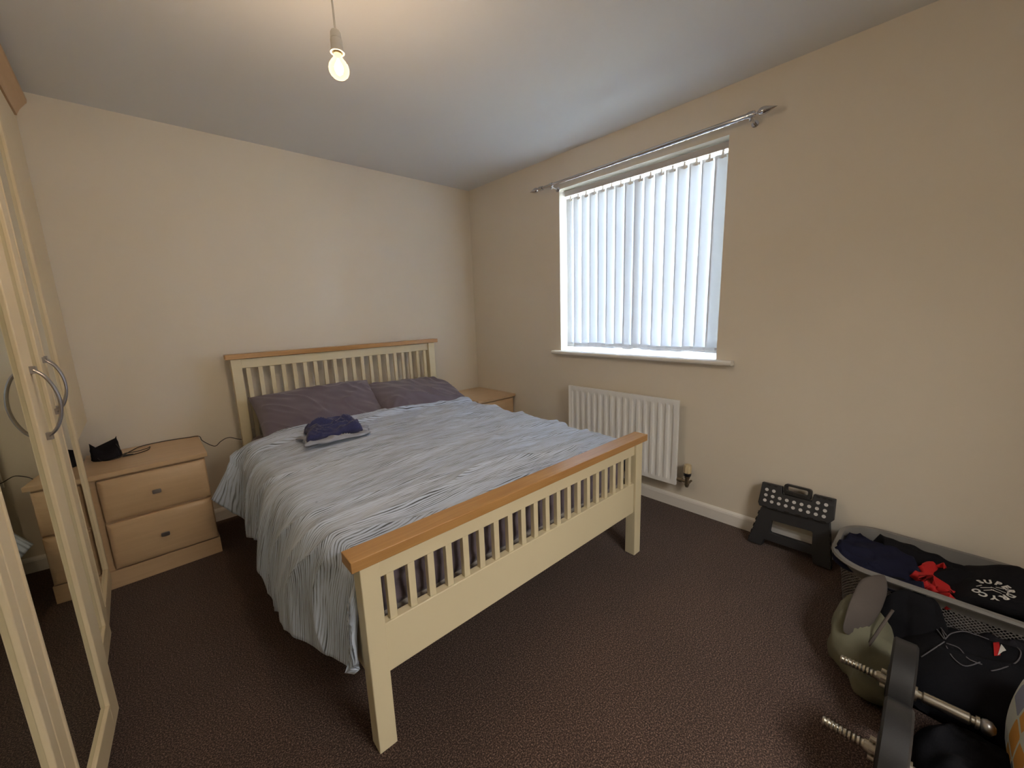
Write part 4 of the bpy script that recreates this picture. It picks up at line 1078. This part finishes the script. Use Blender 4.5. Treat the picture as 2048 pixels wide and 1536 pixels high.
bm = bmesh.new()
for pts in ([(0.152, 0.179), (0.094, 0.156), (0.007, 0.128)],
            [(0.162, 0.175), (0.085, 0.146), (0.027, 0.122)],
            [(0.005, 0.125), (0.068, 0.132), (0.106, 0.119), (0.114, 0.105), (0.09, 0.094)],
            [(0.005, 0.125), (0.047, 0.111), (0.085, 0.082), (0.098, 0.054), (0.097, 0.027)],
            [(-0.01, 0.122), (-0.015, 0.095), (-0.042, 0.074), (-0.039, 0.046)],
            [(-0.021, 0.122), (-0.053, 0.106), (-0.063, 0.08), (-0.036, 0.05)],
            [(-0.061, 0.173), (-0.038, 0.145), (-0.005, 0.126)],
            [(0.12, 0.009), (0.115, -0.022), (0.075, -0.035), (0.028, -0.025), (-0.022, 0.007), (-0.048, 0.028)]):
    tube(bm, onb(pts), 0.0017, 6, k=6)
obj('drawcord', bm, M_cord, hb, smooth=True)
def patch(name, pts, m_, lift):
    bm = bmesh.new(); c = [Vector((*p, 0)) for p in pts]; n = 8; g = []
    for i in range(n + 1):
        u = i / n; r = []
        for j in range(n + 1):
            v = j / n; p = (c[0] * (1 - u) + c[1] * u) * (1 - v) + (c[3] * (1 - u) + c[2] * u) * v
            r.append(bm.verts.new((p.x, p.y, hz_(p.x, p.y) + lift)))
        g.append(r)
    for i in range(n):
        for j in range(n): bm.faces.new((g[i][j], g[i + 1][j], g[i + 1][j + 1], g[i][j + 1]))
    return obj(name, bm, m_, hb)
patch('emblem', [(0.076, 0.02), (0.092, 0.007), (0.03, 0.007), (0.017, 0.02)], M_red, 0.005)
patch('emblem_tip', [(0.022, 0.013), (0.076, 0.004), (0.053, -0.005), (0.045, 0.002)], M_print, 0.007)
# charcoal hooded top between basket and holdall
ht = tag(obj('charcoal_garment', blob(0.065, 0.20, 0.17, 5.5, n=64, m=26, p=3.2, wr=0.05, f=3, fold=0.02), M_blackc2, None, smooth=True), 'charcoal garment heaped between the basket and the black holdall', 'clothing')
ht.location = (-0.475, -3.42, 0.0)
fg = tag(obj('black_garment', blob(0.17, 0.125, 0.085, 9.5, n=64, m=22, p=4.0, wr=0.03, f=3, fold=0.01), M_blackc, None, smooth=True), 'black garment crumpled on the carpet under the dumbbell grip', 'clothing')
fg.location = (-0.97, -3.305, 0.0)

# ------------------------------------------------------------------ dumbbells
def dumbbell(label, x, yd, rp=0.132, tip=0.098):
    t = thing('dumbbell', label, 'dumbbell', (x, yd, 0), 0, 'spinlock dumbbells on the carpet')
    rz = rp
    def thread(y0, y1):
        bm = bmesh.new(); n = 14; L = y1 - y0; turns = int(abs(L) / 0.0085); st_ = turns * n; rows = []
        m_ = turns * 6
        prof = []
        for i in range(m_ + 1):
            ph = (i % 6) / 6; prof.append((abs(L) * i / m_, 0.0098 + 0.0026 * (1 - abs(2 * ph - 1))))
        lathe(bm, (0, y0, rz), (0, 1 if L > 0 else -1, 0), prof, 16); return bm
    # near-side disc at local y 0..-0.06, handle, far disc
    y_h0, y_h1 = -0.075, -0.215
    for (d0, d1) in ((0.0, -0.060),):
        bm = bmesh.new(); w = d1 - d0
        lathe(bm, (0, d0, rz), (0, -1, 0), [(0.0, 0.016), (0.0, 0.045), (0.004, 0.048), (0.006, 0.060), (0.002, 0.110), (0.002, rp - 0.006), (0.007, rp), (-w - 0.007, rp), (-w - 0.002, rp - 0.006), (-w - 0.002, 0.11), (-w - 0.006, 0.06), (-w - 0.004, 0.048), (-w, 0.045), (-w, 0.016)], 64)
        obj('weight_plate', bm, M_iron, t, auto=30)
    bm = bmesh.new(); lathe(bm, (0, -0.060, rz), (0, -1, 0), [(0, 0.020), (0.007, 0.020), (0.007, 0.012), (0.016, 0.012), (0.020, 0.0155), (0.108, 0.0155), (0.112, 0.012), (0.120, 0.012), (0.120, 0.017), (0.127, 0.017)], 28)
    obj('grip_bar', bm, M_steelb, t, auto=35)
    obj('threaded_end', thread(0.0, tip + 0.012), M_steelb, t, auto=60)
    bm = bmesh.new(); lathe(bm, (0, -0.187, rz), (0, -1, 0), [(0, 0.010), (0.004, 0.017), (0.012, 0.020), (0.022, 0.018), (0.030, 0.008), (0.031, 0.0)], 20); obj('end_cap', bm, M_steel, t, smooth=True)
    for s_, yy in ((1, 0.0),):
        bm = bmesh.new()
        lathe(bm, (0, yy, rz), (0, s_, 0), [(0, 0.017), (0.006, 0.017), (0.006, 0.020), (0.014, 0.020), (0.014, 0.015), (0.022, 0.015)], 20)
        for i in range(6):
            a = 2 * PI * i / 6 + 0.4; cx_, cz_ = 0.024 * math.cos(a), rz + 0.024 * math.sin(a)
            lathe(bm, (cx_, yy, cz_), (0, s_, 0), [(0.001, 0.006), (0.013, 0.006)], 10)
        obj('star_collar', bm, M_steelb, t, auto=35)
    return t
M_steelb = mat('chromed_steel', (0.52, 0.49, 0.42), 0.28, 1.0)
dumbbell('black plated dumbbell with threaded steel ends beside the olive bag', -0.88, -3.115)
dumbbell('black plated dumbbell with threaded steel ends, farther from the basket and cut by the frame', -1.17, -3.115, 0.136)

# ------------------------------------------------------------------ patterned cushion at the right edge
pcu = thing('patterned_cushion', 'cushion with orange, blue and white honeycomb print at the right edge', 'cushion', (-0.93, -3.502, 0))
def fc(p):
    q = p.copy(); k = 1 + 0.10 * math.cos(PI * (p.z - 0.12) / 0.30); q.x *= k; q.y *= k; q.z += 0.01 * N(p.x * 6, p.y * 6, 1); return q
bm = softbox(-0.20, 0.20, -0.13, 0.13, 0.0, 0.30, 0.06, 24, 18, 16, fc)
uvl = bm.loops.layers.uv.new('UVMap')
for f in bm.faces:
    for lp in f.loops:
        p = lp.vert.co; lp[uvl].uv = (p.x + p.z * 0.3, p.z + p.y * 0.7)
obj('cushion_cover', bm, M_hex, pcu, smooth=True)
